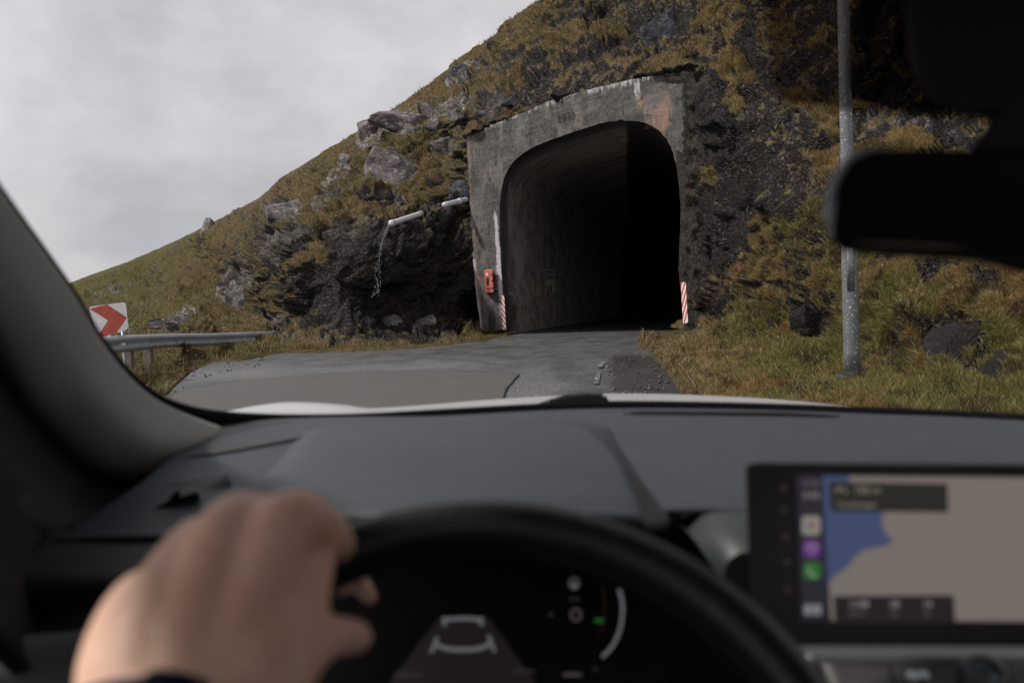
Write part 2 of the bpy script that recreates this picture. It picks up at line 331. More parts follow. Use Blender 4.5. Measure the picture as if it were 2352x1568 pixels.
def concrete_mat():
    def f(t, b, o):
        uv = t.n('ShaderNodeUVMap').outputs[0]; sep = t.n('ShaderNodeSeparateXYZ', {0: uv}); U, V = sep.outputs[0], sep.outputs[1]
        a = t.n('ShaderNodeSeparateColor', {0: t.attr('stain')}); white, rust, rough_ = a.outputs[0], a.outputs[1], a.outputs[2]
        a2 = t.n('ShaderNodeSeparateColor', {0: t.attr('dirt_tone')}); dirt_tone, brown, inner_lift = a2.outputs[0], a2.outputs[1], a2.outputs[2]
        wob = t.m('MULTIPLY', t.noise(0.5, 3, 0.5, uv), 0.05); fr = t.m('FRACT', t.m('DIVIDE', t.m('ADD', V, wob), 0.21))
        bid = t.n('ShaderNodeTexWhiteNoise', {'W': t.m('FLOOR', t.m('DIVIDE', t.m('ADD', V, wob), 0.21))}, noise_dimensions='1D').outputs[0]
        line = t.m('MAXIMUM', t.ramp(fr, [(0.0, 1.0), (0.07, 0.0)]), t.ramp(fr, [(0.93, 0.0), (1.0, 1.0)]))
        big = t.noise(1.7, 9, 0.72, uv); med = t.noise(7.5, 7, 0.72, uv); fine = t.noise(38, 3, 0.6, uv)
        col = t.mix(t.ramp(big, [(0.34, 0.0), (0.66, 1.0)]), (0.026, 0.028, 0.025), (0.105, 0.100, 0.094))
        col = t.mix(t.m('MULTIPLY', bid, 0.22), col, (0.045, 0.045, 0.042))
        col = t.mix(t.ramp(med, [(0.48, 0.0), (0.70, 0.6)]), col, (0.20, 0.19, 0.185))
        col = t.mix(t.m('MULTIPLY', line, t.ramp(t.noise(2.1, 4, 0.6, uv), [(0.45, 0.0), (0.60, 0.42)])), col, (0.22, 0.215, 0.21))
        col = t.mix(t.ramp(t.noise(1.1, 5, 0.7, t.mapping((1.6, 0.8, 1), loc=(3, 1, 0), vec=uv)), [(0.50, 0.0), (0.62, 0.55)]), col, (0.205, 0.175, 0.165))
        col = t.mix(t.ramp(t.noise(1.6, 6, 0.75, t.mapping((3.2, 0.8, 1), loc=(7, 4, 0), vec=uv)), [(0.55, 0.0), (0.68, 0.75)]), col, (0.022, 0.019, 0.018))
        dots = t.ramp(t.noise(4.2, 5, 0.75, uv), [(0.57, 0.0), (0.63, 1.0)]); col = t.mix(t.m('MULTIPLY', dots, 0.85), col, (0.018, 0.013, 0.013))
        streak = t.m('MULTIPLY_ADD', t.noise(1.0, 7, 0.75, t.mapping((7.0, 1.1, 1), vec=uv)), 0.6, t.m('MULTIPLY', t.noise(6.0, 7, 0.8, uv), 0.4))
        wm = t.ramp(t.m('ADD', white, t.m('MULTIPLY', t.m('SUBTRACT', streak, 0.5), 3.4)), [(0.45, 0.0), (0.75, 1.0)]); wm = t.m('MULTIPLY', wm, t.ramp(white, [(0.05, 0.0), (0.3, 0.9)]))
        col = t.mix(wm, col, t.mix(med, (0.36, 0.34, 0.36), (0.62, 0.59, 0.61)))
        rm = t.m('MULTIPLY', t.ramp(t.m('ADD', rust, t.m('MULTIPLY', t.m('SUBTRACT', streak, 0.5), 3.0)), [(0.45, 0.0), (0.85, 1.0)]), t.ramp(rust, [(0.05, 0.0), (0.3, 0.85)]))
        col = t.mix(rm, col, t.mix(med, (0.20, 0.085, 0.045), (0.36, 0.26, 0.20)))
        bm = t.ramp(t.m('ADD', brown, t.m('MULTIPLY', t.m('SUBTRACT', med, 0.5), 1.8)), [(0.35, 0.0), (0.65, 1.0)])
        bcol = t.mix(t.ramp(t.noise(13, 6, 0.8, uv), [(0.42, 0.0), (0.62, 1.0)]), (0.008, 0.006, 0.005), (0.10, 0.074, 0.056))
        col = t.mix(t.m('MULTIPLY', bm, 0.92), col, bcol)
        dm = t.ramp(t.m('ADD', dirt_tone, t.m('MULTIPLY', t.m('SUBTRACT', med, 0.5), 0.9)), [(0.35, 0.0), (0.65, 1.0)])
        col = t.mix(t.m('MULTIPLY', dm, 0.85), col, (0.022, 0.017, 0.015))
        col = t.mix(t.m('MULTIPLY', inner_lift, t.ramp(big, [(0.35, 0.25), (0.6, 0.95)])), col, (0.58, 0.52, 0.46))  # inner walls lightened in the colour to make up for missing tunnel light
        col = t.mix(t.ramp(fine, [(0.3, 0.35), (0.6, 0.0)]), col, (0.03, 0.027, 0.025))
        t.link(col, b.inputs['Base Color']); b.inputs['Roughness'].default_value = 0.8; b.inputs['Specular IOR Level'].default_value = 0.3
        nb = t.bump(t.m('MULTIPLY', line, -1.0), 0.004); nb = t.bump(t.m('ADD', med, t.m('MULTIPLY', fine, 0.4)), 0.03, prev=nb)
        t.link(t.bump(t.m('MULTIPLY', bm, t.noise(9, 6, 0.75, uv)), 0.22, prev=nb), b.inputs['Normal'])
    return mat('board_marked_concrete', f)
def asphalt_mat(new=False):
    def f(t, b, o):
        v = t.obj(); big = t.noise(0.35, 5, 0.6, v); med = t.m('MULTIPLY_ADD', t.noise(1.6, 5, 0.6, t.mapping((1, 0.5, 1), vec=v)), 0.5, t.m('MULTIPLY', t.noise(7.0, 8, 0.85, v), 0.5)); gr = t.vor(55, v); g2 = t.noise(26, 8, 0.95, v)
        if new:
            c = t.mix(t.ramp(med, [(0.3, 0.0), (0.7, 1.0)]), (0.066, 0.064, 0.062), (0.092, 0.089, 0.086))
            c = t.mix(t.ramp(t.noise(60, 3, 0.8, v), [(0.35, 0.6), (0.55, 0.0)]), c, (0.036, 0.034, 0.033))
            c = t.mix(t.ramp(t.noise(2.6, 5, 0.6, t.mapping((0.5, 3.5, 1), vec=v)), [(0.60, 0.0), (0.72, 0.5)]), c, (0.05, 0.048, 0.046)); d = 0.004
        else:
            c = t.mix(t.ramp(big, [(0.35, 0.0), (0.65, 1.0)]), (0.022, 0.023, 0.024), (0.050, 0.051, 0.052))
            sp = t.m('MULTIPLY', t.ramp(g2, [(0.50, 0.0), (0.55, 1.0)]), t.ramp(t.m('ADD', med, t.attr('worn', 'Fac')), [(0.40, 0.12), (0.70, 1.0)]))
            c = t.mix(sp, c, (0.34, 0.335, 0.34)); c = t.mix(t.ramp(gr, [(0.0, 0.5), (0.25, 0.0)]), c, (0.02, 0.02, 0.022)); d = 0.012
            lo = t.ramp(t.attr('damp_dark', 'Fac'), [(0.3, 0.0), (0.7, 0.85)]); c = t.mix(lo, c, (0.020, 0.017, 0.017))
        t.link(c, b.inputs['Base Color']); t.link(t.ramp(med, [(0.3, 0.30 if not new else 0.6), (0.7, 0.7)]), b.inputs['Roughness']); b.inputs['Specular IOR Level'].default_value = 0.4
        t.link(t.bump(t.m('ADD', gr, g2), d, 0.9), b.inputs['Normal'])
    return mat('fresh_asphalt' if new else 'old_asphalt', f)
def line_mat():
    def f(t, b, o):
        c = t.mix(t.ramp(t.noise(9, 6, 0.85), [(0.38, 0.0), (0.50, 1.0)]), (0.42, 0.41, 0.40), (0.035, 0.035, 0.036)); t.link(c, b.inputs['Base Color']); b.inputs['Roughness'].default_value = 0.7
    return mat('worn_road_paint', f)
def metal_mat(name, base=(0.42, 0.44, 0.46), rough=0.42, spots=0.0, metal=0.75):
    def f(t, b, o):
        n1 = t.noise(6, 6, 0.65); n2 = t.noise(28, 3, 0.6); v = t.vor(26, out='Color')
        c = t.mix(t.ramp(n1, [(0.3, 0.0), (0.7, 1.0)]), tuple(x * 0.62 for x in base), base)
        c = t.mix(t.ramp(n2, [(0.55, 0.0), (0.8, 0.5)]), c, tuple(x * 0.45 for x in base))
        if spots: c = t.mix(t.m('MULTIPLY', t.ramp(t.noise(38, 4, 0.65, t.mapping((1, 1, 1.3))), [(0.60, 0.0), (0.65, 1.0)]), spots), c, (0.62, 0.62, 0.60))
        t.link(c, b.inputs['Base Color']); t.link(t.ramp(n1, [(0.3, rough), (0.7, min(1, rough + 0.25))]), b.inputs['Roughness']); b.inputs['Metallic'].default_value = metal
        t.link(t.bump(n2, 0.002), b.inputs['Normal'])
    return mat(name, f)

# ------------------------------------------------------------------ ground and road
g = mk('ground', [(-2000, -2000, -0.6), (2000, -2000, -0.6), (2000, 2000, -0.6), (-2000, 2000, -0.6)], [(0, 1, 2, 3)],
       plain('moorland', (0.09, 0.075, 0.03), 0.9, var=(0.3, 0.5)), origin=(0, 0, -0.6)); tag(g, kind='structure')
xs = np.concatenate([np.arange(-30, -10, 2), np.arange(-10, 8, 0.25), np.arange(8, 40, 2)]); ys = np.concatenate([np.arange(-40, 6, 2), np.arange(6, 36, 0.3), np.arange(36, 130, 3)])
X, Y = np.meshgrid(xs, ys); v = np.stack([X, Y, np.zeros_like(X)], -1).reshape(-1, 3)
t_in = np.maximum(0, -((v - A_) @ PORT_N)); lat = v[:, 0] - (A_[0] + 0.27 * (v[:, 1] - 32))
v[:, 2] = -0.021 * t_in + 0.012 * fbm(v * (0.6, 0.6, 1), 3) - sm(7.5, 11, v[:, 0]) * 0.8 - sm(-11, -14, v[:, 0]) * 0.6
road = mk('road', v, gridf(len(ys), len(xs)), asphalt_mat(), origin=(0, 0, 0), smooth=True); tag(road, kind='structure')
px_, py_, dd_ = proj(v); ok_ = dd_ > 2
edge = [(1395, 835), (1430, 800), (1470, 785), (1530, 790), (1700, 900), (1700, 1000), (1380, 1000)]
damp_dark = np.where(ok_, sm(1385, 1420, px_ + 18 * fbm(v * 1.3, 3, 5)) * sm(800, 830, py_), 0) + np.where(ok_, sm(775, 755, py_) * 0.6, 0)  # damp right edge, plus a darker road from the tunnel mouth inwards
worn = np.where(ok_, 0.6 * np.exp(-((px_ - 1215) / 60) ** 2 - ((py_ - 885) / 26) ** 2) + 0.2 * np.exp(-((py_ - (845 - 0.03 * (px_ - 900))) / 14) ** 2) * sm(1200, 1000, px_), 0)
setcol(road, 'worn', np.repeat(np.clip(worn, 0, 1)[:, None], 3, 1))
setcol(road, 'damp_dark', np.repeat(np.clip(damp_dark, 0, 1)[:, None], 3, 1))
pp = crom([(250, 960), (360, 918), (440, 894), (520, 880), (600, 872), (700, 862), (780, 857), (860, 853), (1000, 854), (1120, 857), (1190, 860)], 60).tolist() + crom([(1192, 862), (1176, 882), (1160, 903), (1145, 960), (1140, 1030)], 16).tolist()
pp = [(a + random.uniform(-2, 2), b + random.uniform(-0.8, 0.8)) for a, b in pp]
pt = [G(a, b, 0.0) for a, b in pp]
bot = [np.array([pt[-1][0], 4.0, 0]), np.array([pt[0][0] - 1.5, 4.0, 0])]
def dome(p, z): return [p[0], p[1], z + 0.012]
allp = pt + bot
mb = MB(); mb.add([dome(q, 0.004) for q in allp], [tuple(range(len(allp)))]); o = mb.make('road_patch', asphalt_mat(True)); tag(o, kind='structure')
mb = MB(); k = len(pt); L = []
for i, q in enumerate(pt):
    tn = pt[min(i + 1, k - 1)] - pt[max(i - 1, 0)]; tn /= np.linalg.norm(tn); nr = np.array([-tn[1], tn[0], 0]); w_ = 0.003 + 0.014 * random.random() ** 2
    L += [dome(q + nr * w_, 0.009), dome(q - nr * w_, 0.009)]
mb.add(L, [(2 * i, 2 * i + 1, 2 * i + 3, 2 * i + 2) for i in range(k - 1)]); o = mb.make('road_seam', plain('tar_seam', (0.018, 0.016, 0.016), 0.6)); tag(o, kind='structure')
def marking(quad):
    q = [G(a, b, 0.0) for a, b in quad]; mb = MB(); mb.add([dome(a, 0.010) for a in q], [tuple(range(len(q)))]); o = mb.make('road_marking', line_mat()); tag(o, kind='structure')
marking([(1462, 786), (1514, 768.5), (1518, 771.5), (1470, 788)]); marking([(1379, 832), (1392, 832), (1384, 846), (1373, 846)])
marking([(1370, 856), (1380, 856), (1376, 884), (1364, 884)])

# ------------------------------------------------------------------ hillside
ctrl = [(-700, 790, 300), (-700, 1000, 60), (0, 712, 230), (145, 656, 200), (290, 602, 150), (450, 531, 105), (600, 452, 80), (645, 408, 72), (820, 302, 58), (1000, 182, 50), (1130, 85, 46), (1245, -6, 44), (1500, -200, 40), (1900, -450, 36), (2352, -640, 33), (3100, -900, 30),
        (120, 730, 100), (200, 690, 105), (300, 670, 92), (400, 640, 64), (480, 545, 74), (500, 640, 48), (600, 560, 43), (330, 730, 50), (450, 730, 39), (560, 720, 35),
        (640, 785, 29.3), (500, 790, 31.3), (400, 790, 33), (300, 790, 34), (420, 815, 26.2), (300, 850, 20.8), (200, 850, 21.5), (200, 780, 40), (-200, 900, 20),
        (440, 848, 20.9), (380, 905, 15.5), (540, 824, 23.6), (640, 808, 26.0), (760, 803, 25.6), (900, 800, 25.5), (1010, 792, 26.1), (1110, 784, 27.3), (1160, 776, 29.2), (1150, 762, 31.2), (300, 938, 13.7), (0, 985, 10),
        (700, 760, 28.4), (700, 640, 30), (740, 520, 31.5), (800, 700, 28.4), (900, 760, 28.6), (900, 640, 29.4), (900, 520, 31), (1000, 740, 30.2), (1000, 560, 31.4), (1060, 700, 32.4), (1065, 500, 33), (1100, 760, 31.4),
        (640, 500, 42), (640, 620, 33), (700, 470, 36), (800, 430, 36.5), (900, 410, 36.5), (940, 480, 33.2), (1030, 340, 36.5), (1030, 430, 33.6), (830, 330, 47), (930, 280, 41), (1060, 300, 34.5), (1000, 230, 42), (1100, 200, 39), (1150, 150, 40.5), (1250, 100, 38), (1400, 60, 34.5), (1300, 0, 39), (1500, 20, 33), (1650, 60, 28), (1600, -150, 34),
        (1650, 300, 23.6), (1650, 500, 23.2), (1650, 700, 22.6), (1700, 200, 23.5), (1700, 400, 22.2), (1700, 600, 21.4), (1700, 720, 20.7), (1800, 60, 24), (1800, 300, 21), (1800, 500, 19.2), (1800, 720, 18), (1900, 300, 19.5), (1900, 550, 17), (1900, 720, 15.6), (1950, 20, 22),
        (2100, 650, 14), (2100, 300, 18), (2100, 0, 21), (2352, 300, 15), (2352, 650, 12), (2352, 800, 10.4), (2200, 760, 11.6), (2900, 300, 12), (2900, 800, 8),
        (1930, 860, 12.7), (2050, 830, 12.6), (2250, 890, 10.2), (2352, 940, 9.0), (2000, 930, 9.7), (1750, 900, 11.7), (1600, 900, 12.6), (1560, 880, 13.3), (1500, 822, 18.9), (1475, 796, 22.0), (1560, 765, 24.3), (1600, 800, 19.4), (1600, 760, 22.4), (1700, 800, 17.3), (1850, 800, 15.4), (1700, 990, 9.2), (2352, 1100, 6.4), (3100, 1200, 5), (1600, 930, 11.2), (1440, 742, 26.5), (1440, 800, 21.6)]
for x_, y_ in [(1071, 312), (1120, 291), (1190, 262), (1260, 233), (1330, 213), (1400, 194), (1445, 183), (1500, 176), (1570, 165)]:
    b = float(dport(x_, y_)); ctrl += [(x_, y_, b + 0.15), (x_ - 15, y_ - 60, b + 2.0), (x_ + 10, y_ + 60, b + 0.25)]
for y_ in range(220, 741, 74): ctrl.append((1612, y_, float(dport(1612, y_)) + 0.05))
for x_, y_ in [(1090, 450), (1100, 620), (1200, 500), (1350, 450), (1500, 450), (1300, 650), (1500, 620)]: ctrl.append((x_, y_, float(dport(x_, y_)) + 0.4))
ctrl = np.array(ctrl, float); cxy = ctrl[:, :2] / 1000; cd_ = np.log(ctrl[:, 2])
def tk(r2): return 0.5 * r2 * np.log(r2 + 1e-12)
n_ = len(cxy); K = tk(((cxy[:, None] - cxy[None]) ** 2).sum(-1)) + np.eye(n_) * 3e-5; Pm = np.hstack([np.ones((n_, 1)), cxy])
sol = np.linalg.solve(np.block([[K, Pm], [Pm.T, np.zeros((3, 3))]]), np.concatenate([cd_, np.zeros(3)]))
def tps(px, py):
    q = np.stack([px, py], -1) / 1000; r = np.zeros(len(q))
    for k in range(0, len(q), 40000):
        s_ = q[k:k + 40000]; r[k:k + 40000] = tk(((s_[:, None] - cxy[None]) ** 2).sum(-1)) @ sol[:n_] + sol[n_] + s_ @ sol[n_ + 1:]
    return np.exp(r)
cols = np.concatenate([np.arange(-700, -60, 20), np.arange(-60, 2420, 3.6), np.arange(2420, 3100, 20)])
rows = np.concatenate([np.linspace(-0.16, 0, 9)[:-1], np.linspace(0, 1, 270), [1.03, 1.08, 1.2]])
sk = np.interp(cols, SKY[:, 0], SKY[:, 1]); bo = np.interp(cols, BOT[:, 0], BOT[:, 1])
bo = bo + np.where(cols > 1475, 9.0, 3.0) * fbm(np.stack([cols / 21, cols * 0 + .3, cols * 0], 1), 3, 770)
VV, CC = np.meshgrid(rows, cols, indexing='ij'); PY = sk[None] + np.clip(VV, 0, 1.0) * (bo - sk)[None] + np.clip(VV - 1, 0, 1) * 120
NY, NX = PY.shape
px = CC.ravel(); py = PY.ravel(); D = tps(px, py); pos = P(px, py, D)
back = np.clip(-VV.ravel(), 0, 1)                       # rows behind the skyline fall away down the far side
pos += np.stack([back * 60, back * 240, -back * 90], 1)
under = np.clip(VV.ravel() - 1, 0, 1); pos[:, 2] = np.where(under > 0, pos[:, 2] - under * 2.2 - 0.02, pos[:, 2])
def gnormal(pos):
    g_ = pos.reshape(NY, NX, 3); du = np.gradient(g_, axis=1); dv = np.gradient(g_, axis=0); n = np.cross(du, dv); n /= np.linalg.norm(n, axis=-1)[..., None] + 1e-9
    n = n.reshape(-1, 3); s_ = np.sign(((CAM - pos) * n).sum(1)); s_ = np.where(s_ == 0, 1, s_); return n * s_[:, None]
nrm = gnormal(pos); nrm = np.where((VV.ravel() < 0.0)[:, None], np.array([-0.5, -0.3, 0.8]), nrm)
# painted rock areas (bare rock, plus overhang shade put in as dark rock top right): cx, cy, rx, ry, angle, weight
def blob(cx, cy, rx, ry, ang=0, wt=1.0):
    a = math.radians(ang); dx, dy = px - cx, py - cy; u = (dx * math.cos(a) + dy * math.sin(a)) / rx; v = (-dx * math.sin(a) + dy * math.cos(a)) / ry
    return wt * (1 - sm(0.6, 1.25, np.sqrt(u * u + v * v)))
R = [(1380, 110, 290, 110, -28, .62), (1250, 190, 160, 50, -28, .5), (1760, 300, 170, 320, 0, .62), (640, 660, 120, 130, -20, .2), (860, 390, 120, 70, 0, .3), (1130, 170, 130, 60, -38, .4), (870, 778, 240, 16, -2, .85), (905, 640, 175, 140), (820, 540, 95, 45, -5), (1010, 560, 75, 110), (760, 700, 90, 95), (1080, 620, 40, 150), (980, 720, 130, 60), (660, 570, 70, 45, -25, .8), (560, 650, 45, 40, -25, .6), (400, 745, 80, 30, -20, .8), (545, 675, 50, 35, -25, .7), (640, 745, 45, 25, -15, .6),
     (690, 650, 60, 30, -20, .5), (260, 672, 60, 14, -22, .9), (340, 700, 40, 8, -15, .5), (655, 492, 50, 26, -20, .9), (770, 430, 60, 22, -48, .9), (740, 470, 30, 18, -30, .8), (905, 400, 60, 45, 0, .7), (850, 318, 40, 40, 0, 1), (940, 280, 80, 38, -10, 1), (1035, 340, 40, 26, 0, .5), (840, 465, 34, 18, 0, .8), (900, 470, 50, 30, 20, .8), (1045, 440, 30, 26, 0, .9),
     (1070, 175, 55, 34, -35, .9), (1130, 245, 45, 34, -30, .8), (1050, 250, 50, 30, -20, .6), (1180, 150, 60, 30, -35, .6), (1290, 160, 90, 36, -25, .9), (1420, 120, 100, 46, -20, .95), (1520, 75, 70, 70, -50, 1), (1400, 165, 120, 26, -18, 1), (1240, 215, 90, 22, -24, .9), (1620, 120, 70, 70, -40, .6), (1300, 60, 60, 28, -30, .5), (1420, 20, 60, 24, -20, .5),
     (1640, 300, 70, 130, 0, 1), (1640, 520, 75, 180, 0, 1), (1720, 300, 50, 110, 0, .9), (1745, 500, 70, 120, 10, .95), (1680, 660, 60, 70, 20, .9), (1800, 180, 120, 110, 0, .9), (1900, 120, 120, 140, 0, .9), (2100, 120, 300, 160, 0, .9), (1840, 330, 60, 40, 0, .6), (2050, 300, 200, 40, -8, .95), (1890, 430, 50, 60, 20, .6), (2250, 300, 150, 50, 0, .9), (1870, 740, 55, 50, -10, .9),
     (2190, 790, 80, 80, 0, .95), (2290, 850, 90, 50, 10, .8), (2170, 630, 90, 22, -12, .7), (2260, 655, 60, 20, 0, .5), (1640, 735, 60, 22, -10, .6), (2060, 800, 22, 26, 0, .5), (1780, 800, 20, 14, 0, .5), (1600, 660, 30, 90, 0, .6)]
rock = np.zeros(len(px))
for r_ in R: rock = np.maximum(rock, blob(*r_))
G_ = [(1740, 640, 40, 60, 0), (1790, 560, 60, 70, -30), (1870, 620, 110, 110, 0), (2040, 680, 90, 90, 0), (1860, 250, 46, 30, -10), (1920, 350, 36, 60, 40), (1790, 90, 50, 40, -40), (1700, 175, 40, 50, -60), (1560, 130, 60, 12, -15), (1090, 200, 30, 20, -30), (1190, 190, 30, 16, -40), (1300, 100, 60, 20, -30), (1400, 85, 50, 14, -20), (890, 350, 60, 12, 0), (1000, 440, 60, 36, -20), (810, 480, 60, 16, 10), (1670, 420, 16, 36, 0), (1700, 250, 20, 40, -30)]
for r_ in G_: rock = rock * (1 - 0.85 * blob(*r_))
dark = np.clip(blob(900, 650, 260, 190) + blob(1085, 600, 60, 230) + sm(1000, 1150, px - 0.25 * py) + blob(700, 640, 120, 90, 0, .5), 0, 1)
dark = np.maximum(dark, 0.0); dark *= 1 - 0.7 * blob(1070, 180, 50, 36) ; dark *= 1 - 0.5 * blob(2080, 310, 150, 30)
green = np.clip(0.75 * sm(600, 250, px) + blob(960, 320, 70, 30, 0, .5) + blob(760, 440, 30, 60, 0, .6) + 0.75 * sm(1600, 1750, px) * sm(560, 800, py) + blob(1980, 620, 160, 100, 0, .3) + blob(1850, 520, 60, 120, -40, .6) + blob(600, 812, 200, 14, 0, .6) + blob(1120, 770, 60, 16, 0, .8) + 0.12, 0, 1)
green *= 1 - 0.6 * blob(1560, 800, 70, 30)
# displacement, in world space along the surface normal
sc = np.clip(D / 30, 0.35, 4.0)                          # coarser relief on the far slopes, which are larger too
warp = pos + 0.35 * np.stack([fbm(pos * 0.7, 3, 40), fbm(pos * 0.7, 3, 50), fbm(pos * 0.7, 3, 60)], 1)
ca, sa = math.cos(0.6), math.sin(0.6); wr = np.stack([warp[:, 0] * ca + warp[:, 2] * sa, warp[:, 1], (-warp[:, 0] * sa + warp[:, 2] * ca) * 1.7], 1)
f1, e1 = facets(wr * 0.62, 3); f2, e2 = facets(wr * 1.7, 9); f3, e3 = facets(wr * 4.6, 21)
f0, e0_ = facets(wr * 0.27, 5); rd = (0.08 + 0.5 * sm(1500, 1650, px)) * f0 + 0.42 * f1 + 0.20 * f2 + 0.045 * f3 - 0.10 * (1 - sm(0, 0.10, e1)) - 0.045 * (1 - sm(0, 0.12, e2)) + 0.07 * fbm(pos * 2.2, 4, 70)
lump = fbm(pos * (0.9, 0.9, 1.5), 3, 80); tus = 1 - np.abs(fbm(pos * (2.6, 2.6, 3.4), 3, 90)) * 2; ter = fbm(pos * (0.45, 0.45, 1.2) + lump[:, None] * 0.5, 4, 100)
rid = 1 - np.abs(fbm(pos * (1.25, 1.25, 1.9) + 5, 3, 95)) * 2.2
gdp = 0.30 * f0 * sm(1500, 1650, px) + 0.42 * lump + 0.16 * tus + 0.40 * ter + 0.24 * rid
bigd = fbm(pos * (0.10, 0.10, 0.16), 4, 120)
shape = sm(0.25, 0.6, rock + 0.22 * fbm(pos * 1.2, 4, 130))
amp = np.ones(len(px))
amp *= 1 - 0.80 * sm(1560, 1640, px) * sm(770, 860, py + 0.05 * (px - 1600)) * (1 - blob(2230, 820, 150, 90))     # smooth verge
amp *= sm(0, 26, np.interp(px, BOT[:, 0], BOT[:, 1]) - py) * 0.93 + 0.07
amp *= (1 - 0.97 * blob(1545, 750, 65, 55)) * (1 - 0.97 * blob(1150, 770, 60, 45))
nearp = np.maximum(blob(1340, 225, 320, 60, -19), blob(1612, 500, 40, 330)); amp *= 1 - 0.55 * nearp
farr = sm(45, 110, D)
disp = (shape * rd + (1 - shape) * gdp) * amp * np.clip(sc, 0.6, 1.0) + (1 - shape * 0.3) * farr * (1.8 * bigd + 0.8 * fbm(pos * (0.3, 0.3, 0.6), 4, 140)) * 0.8
far2 = sm(34, 60, D); disp += far2 * 0.5 * fbm(pos * (0.5, 0.5, 1.3), 4, 150)
disp = np.where(px < 420, disp * (0.35 + 0.65 * sm(50, 80, D)), disp)
disp = disp * (1 - 0.45 * blob(890, 650, 230, 170)) * (1 - 0.6 * sm(0.07, 0.0, VV.ravel()))
disp = disp * (1 - 0.75 * sm(0.10, 0.0, VV.ravel()) * sm(1150, 900, px))
pos = pos + nrm * disp[:, None]
# never in front of the portal's face or below the road where it meets the tarmac
dist_face = (pos - A_) @ PORT_N; infrontx = (px > 1040) & (px < 1608) & (py < 775)
inside_out = inpoly(px, py, [(a, b + (3 if k > 4 and k < 16 else 0)) for k, (a, b) in enumerate(OUTER)]) & (px < 1606)
push = np.where(inside_out & (dist_face > -0.12) & (py < 765), dist_face + 0.12, 0); pos -= PORT_N * push[:, None]
nr2 = gnormal(pos)
steep = 1 - nr2[:, 2]
rockm = np.clip(shape * 0.62 + 0.50 * (steep - 0.62) + 0.16 * fbm(pos * 1.7, 4, 160) + 0.10 * (f1 < -0.3), 0, 1)
def boxb(a, r):
    for ax in (0, 1):
        p_ = np.pad(a, [(r + 1, r) if k == ax else (0, 0) for k in (0, 1)], mode='edge'); c = np.cumsum(p_, axis=ax)
        a = (np.take(c, range(2 * r + 1, c.shape[ax]), axis=ax) - np.take(c, range(0, c.shape[ax] - 2 * r - 1), axis=ax)) / (2 * r + 1)
    return a
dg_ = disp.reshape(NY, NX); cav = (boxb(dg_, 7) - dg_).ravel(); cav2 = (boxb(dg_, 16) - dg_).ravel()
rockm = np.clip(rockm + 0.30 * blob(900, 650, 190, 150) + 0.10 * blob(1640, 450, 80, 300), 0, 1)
hollow = sm(0.03, 0.10, cav / np.clip(D / 30, .4, 2)) * 0.8 + sm(0.08, 0.22, cav2 / np.clip(D / 30, .4, 2)) * 0.6  # hollows painted as dark soil, putting crevice shade into the colour
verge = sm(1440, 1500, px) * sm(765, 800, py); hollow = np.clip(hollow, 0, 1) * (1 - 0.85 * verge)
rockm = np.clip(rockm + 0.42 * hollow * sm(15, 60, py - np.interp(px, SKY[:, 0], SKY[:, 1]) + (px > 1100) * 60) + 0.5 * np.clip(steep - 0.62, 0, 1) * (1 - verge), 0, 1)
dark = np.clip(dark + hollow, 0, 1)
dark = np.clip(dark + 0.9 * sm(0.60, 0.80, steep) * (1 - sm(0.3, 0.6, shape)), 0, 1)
rockm = np.where((px < 520) & (D > 45), rockm * 0.75, rockm)
opp = [(a + (2 if a < 1350 else -2), b - 0) for a, b in OPEN[:-3]] + [(1562, 735), (1515, 762), (1460, 790), (1440, 810), (1163, 810)]
fc = gridf(NY, NX); cen_x = px[fc].mean(1); cen_y = py[fc].mean(1)
keep = ~(inpoly(cen_x, cen_y, opp)) & ~((cen_x > 1168) & (cen_x < 1466) & (cen_y > 728)) & ~((cen_x > 1165) & (cen_x < 1466) & (cen_y > 700)) & ~((cen_x > 1112) & (cen_x < 1600) & (cen_y > 300) & (cen_y < 735))
fc = fc[keep]
rock_paint = rockm
hill = mk('hillside', pos, fc, hill_mat(), origin=(0, 30, 0), smooth=True)
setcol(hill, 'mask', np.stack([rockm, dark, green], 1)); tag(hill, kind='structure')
GRID = pos.reshape(NY, NX, 3); GN = nr2.reshape(NY, NX, 3); GR = rockm.reshape(NY, NX); GG = green.reshape(NY, NX); GD = D.reshape(NY, NX); GDK = dark.reshape(NY, NX)
def sample(x_, y_):
    s0 = np.interp(x_, cols, sk); b0 = np.interp(x_, cols, bo); vv = (y_ - s0) / (b0 - s0)
    ci = np.clip(np.searchsorted(cols, x_) - 1, 0, NX - 2); fi = (x_ - cols[ci]) / (cols[ci + 1] - cols[ci])
    ri = np.clip(np.searchsorted(rows, vv) - 1, 0, NY - 2); fr_ = np.clip((vv - rows[ri]) / (rows[ri + 1] - rows[ri]), 0, 1)
    def bl(a):
        e = (1,) * (a.ndim - 2); f_ = fi.reshape(-1, *e); g_ = fr_.reshape(-1, *e)
        return (a[ri, ci] * (1 - f_) + a[ri, ci + 1] * f_) * (1 - g_) + (a[ri + 1, ci] * (1 - f_) + a[ri + 1, ci + 1] * f_) * g_
    return vv, bl
def on_hill(x_, y_):
    vv, bl = sample(np.array([float(x_)]), np.array([float(y_)])); return bl(GRID)[0]

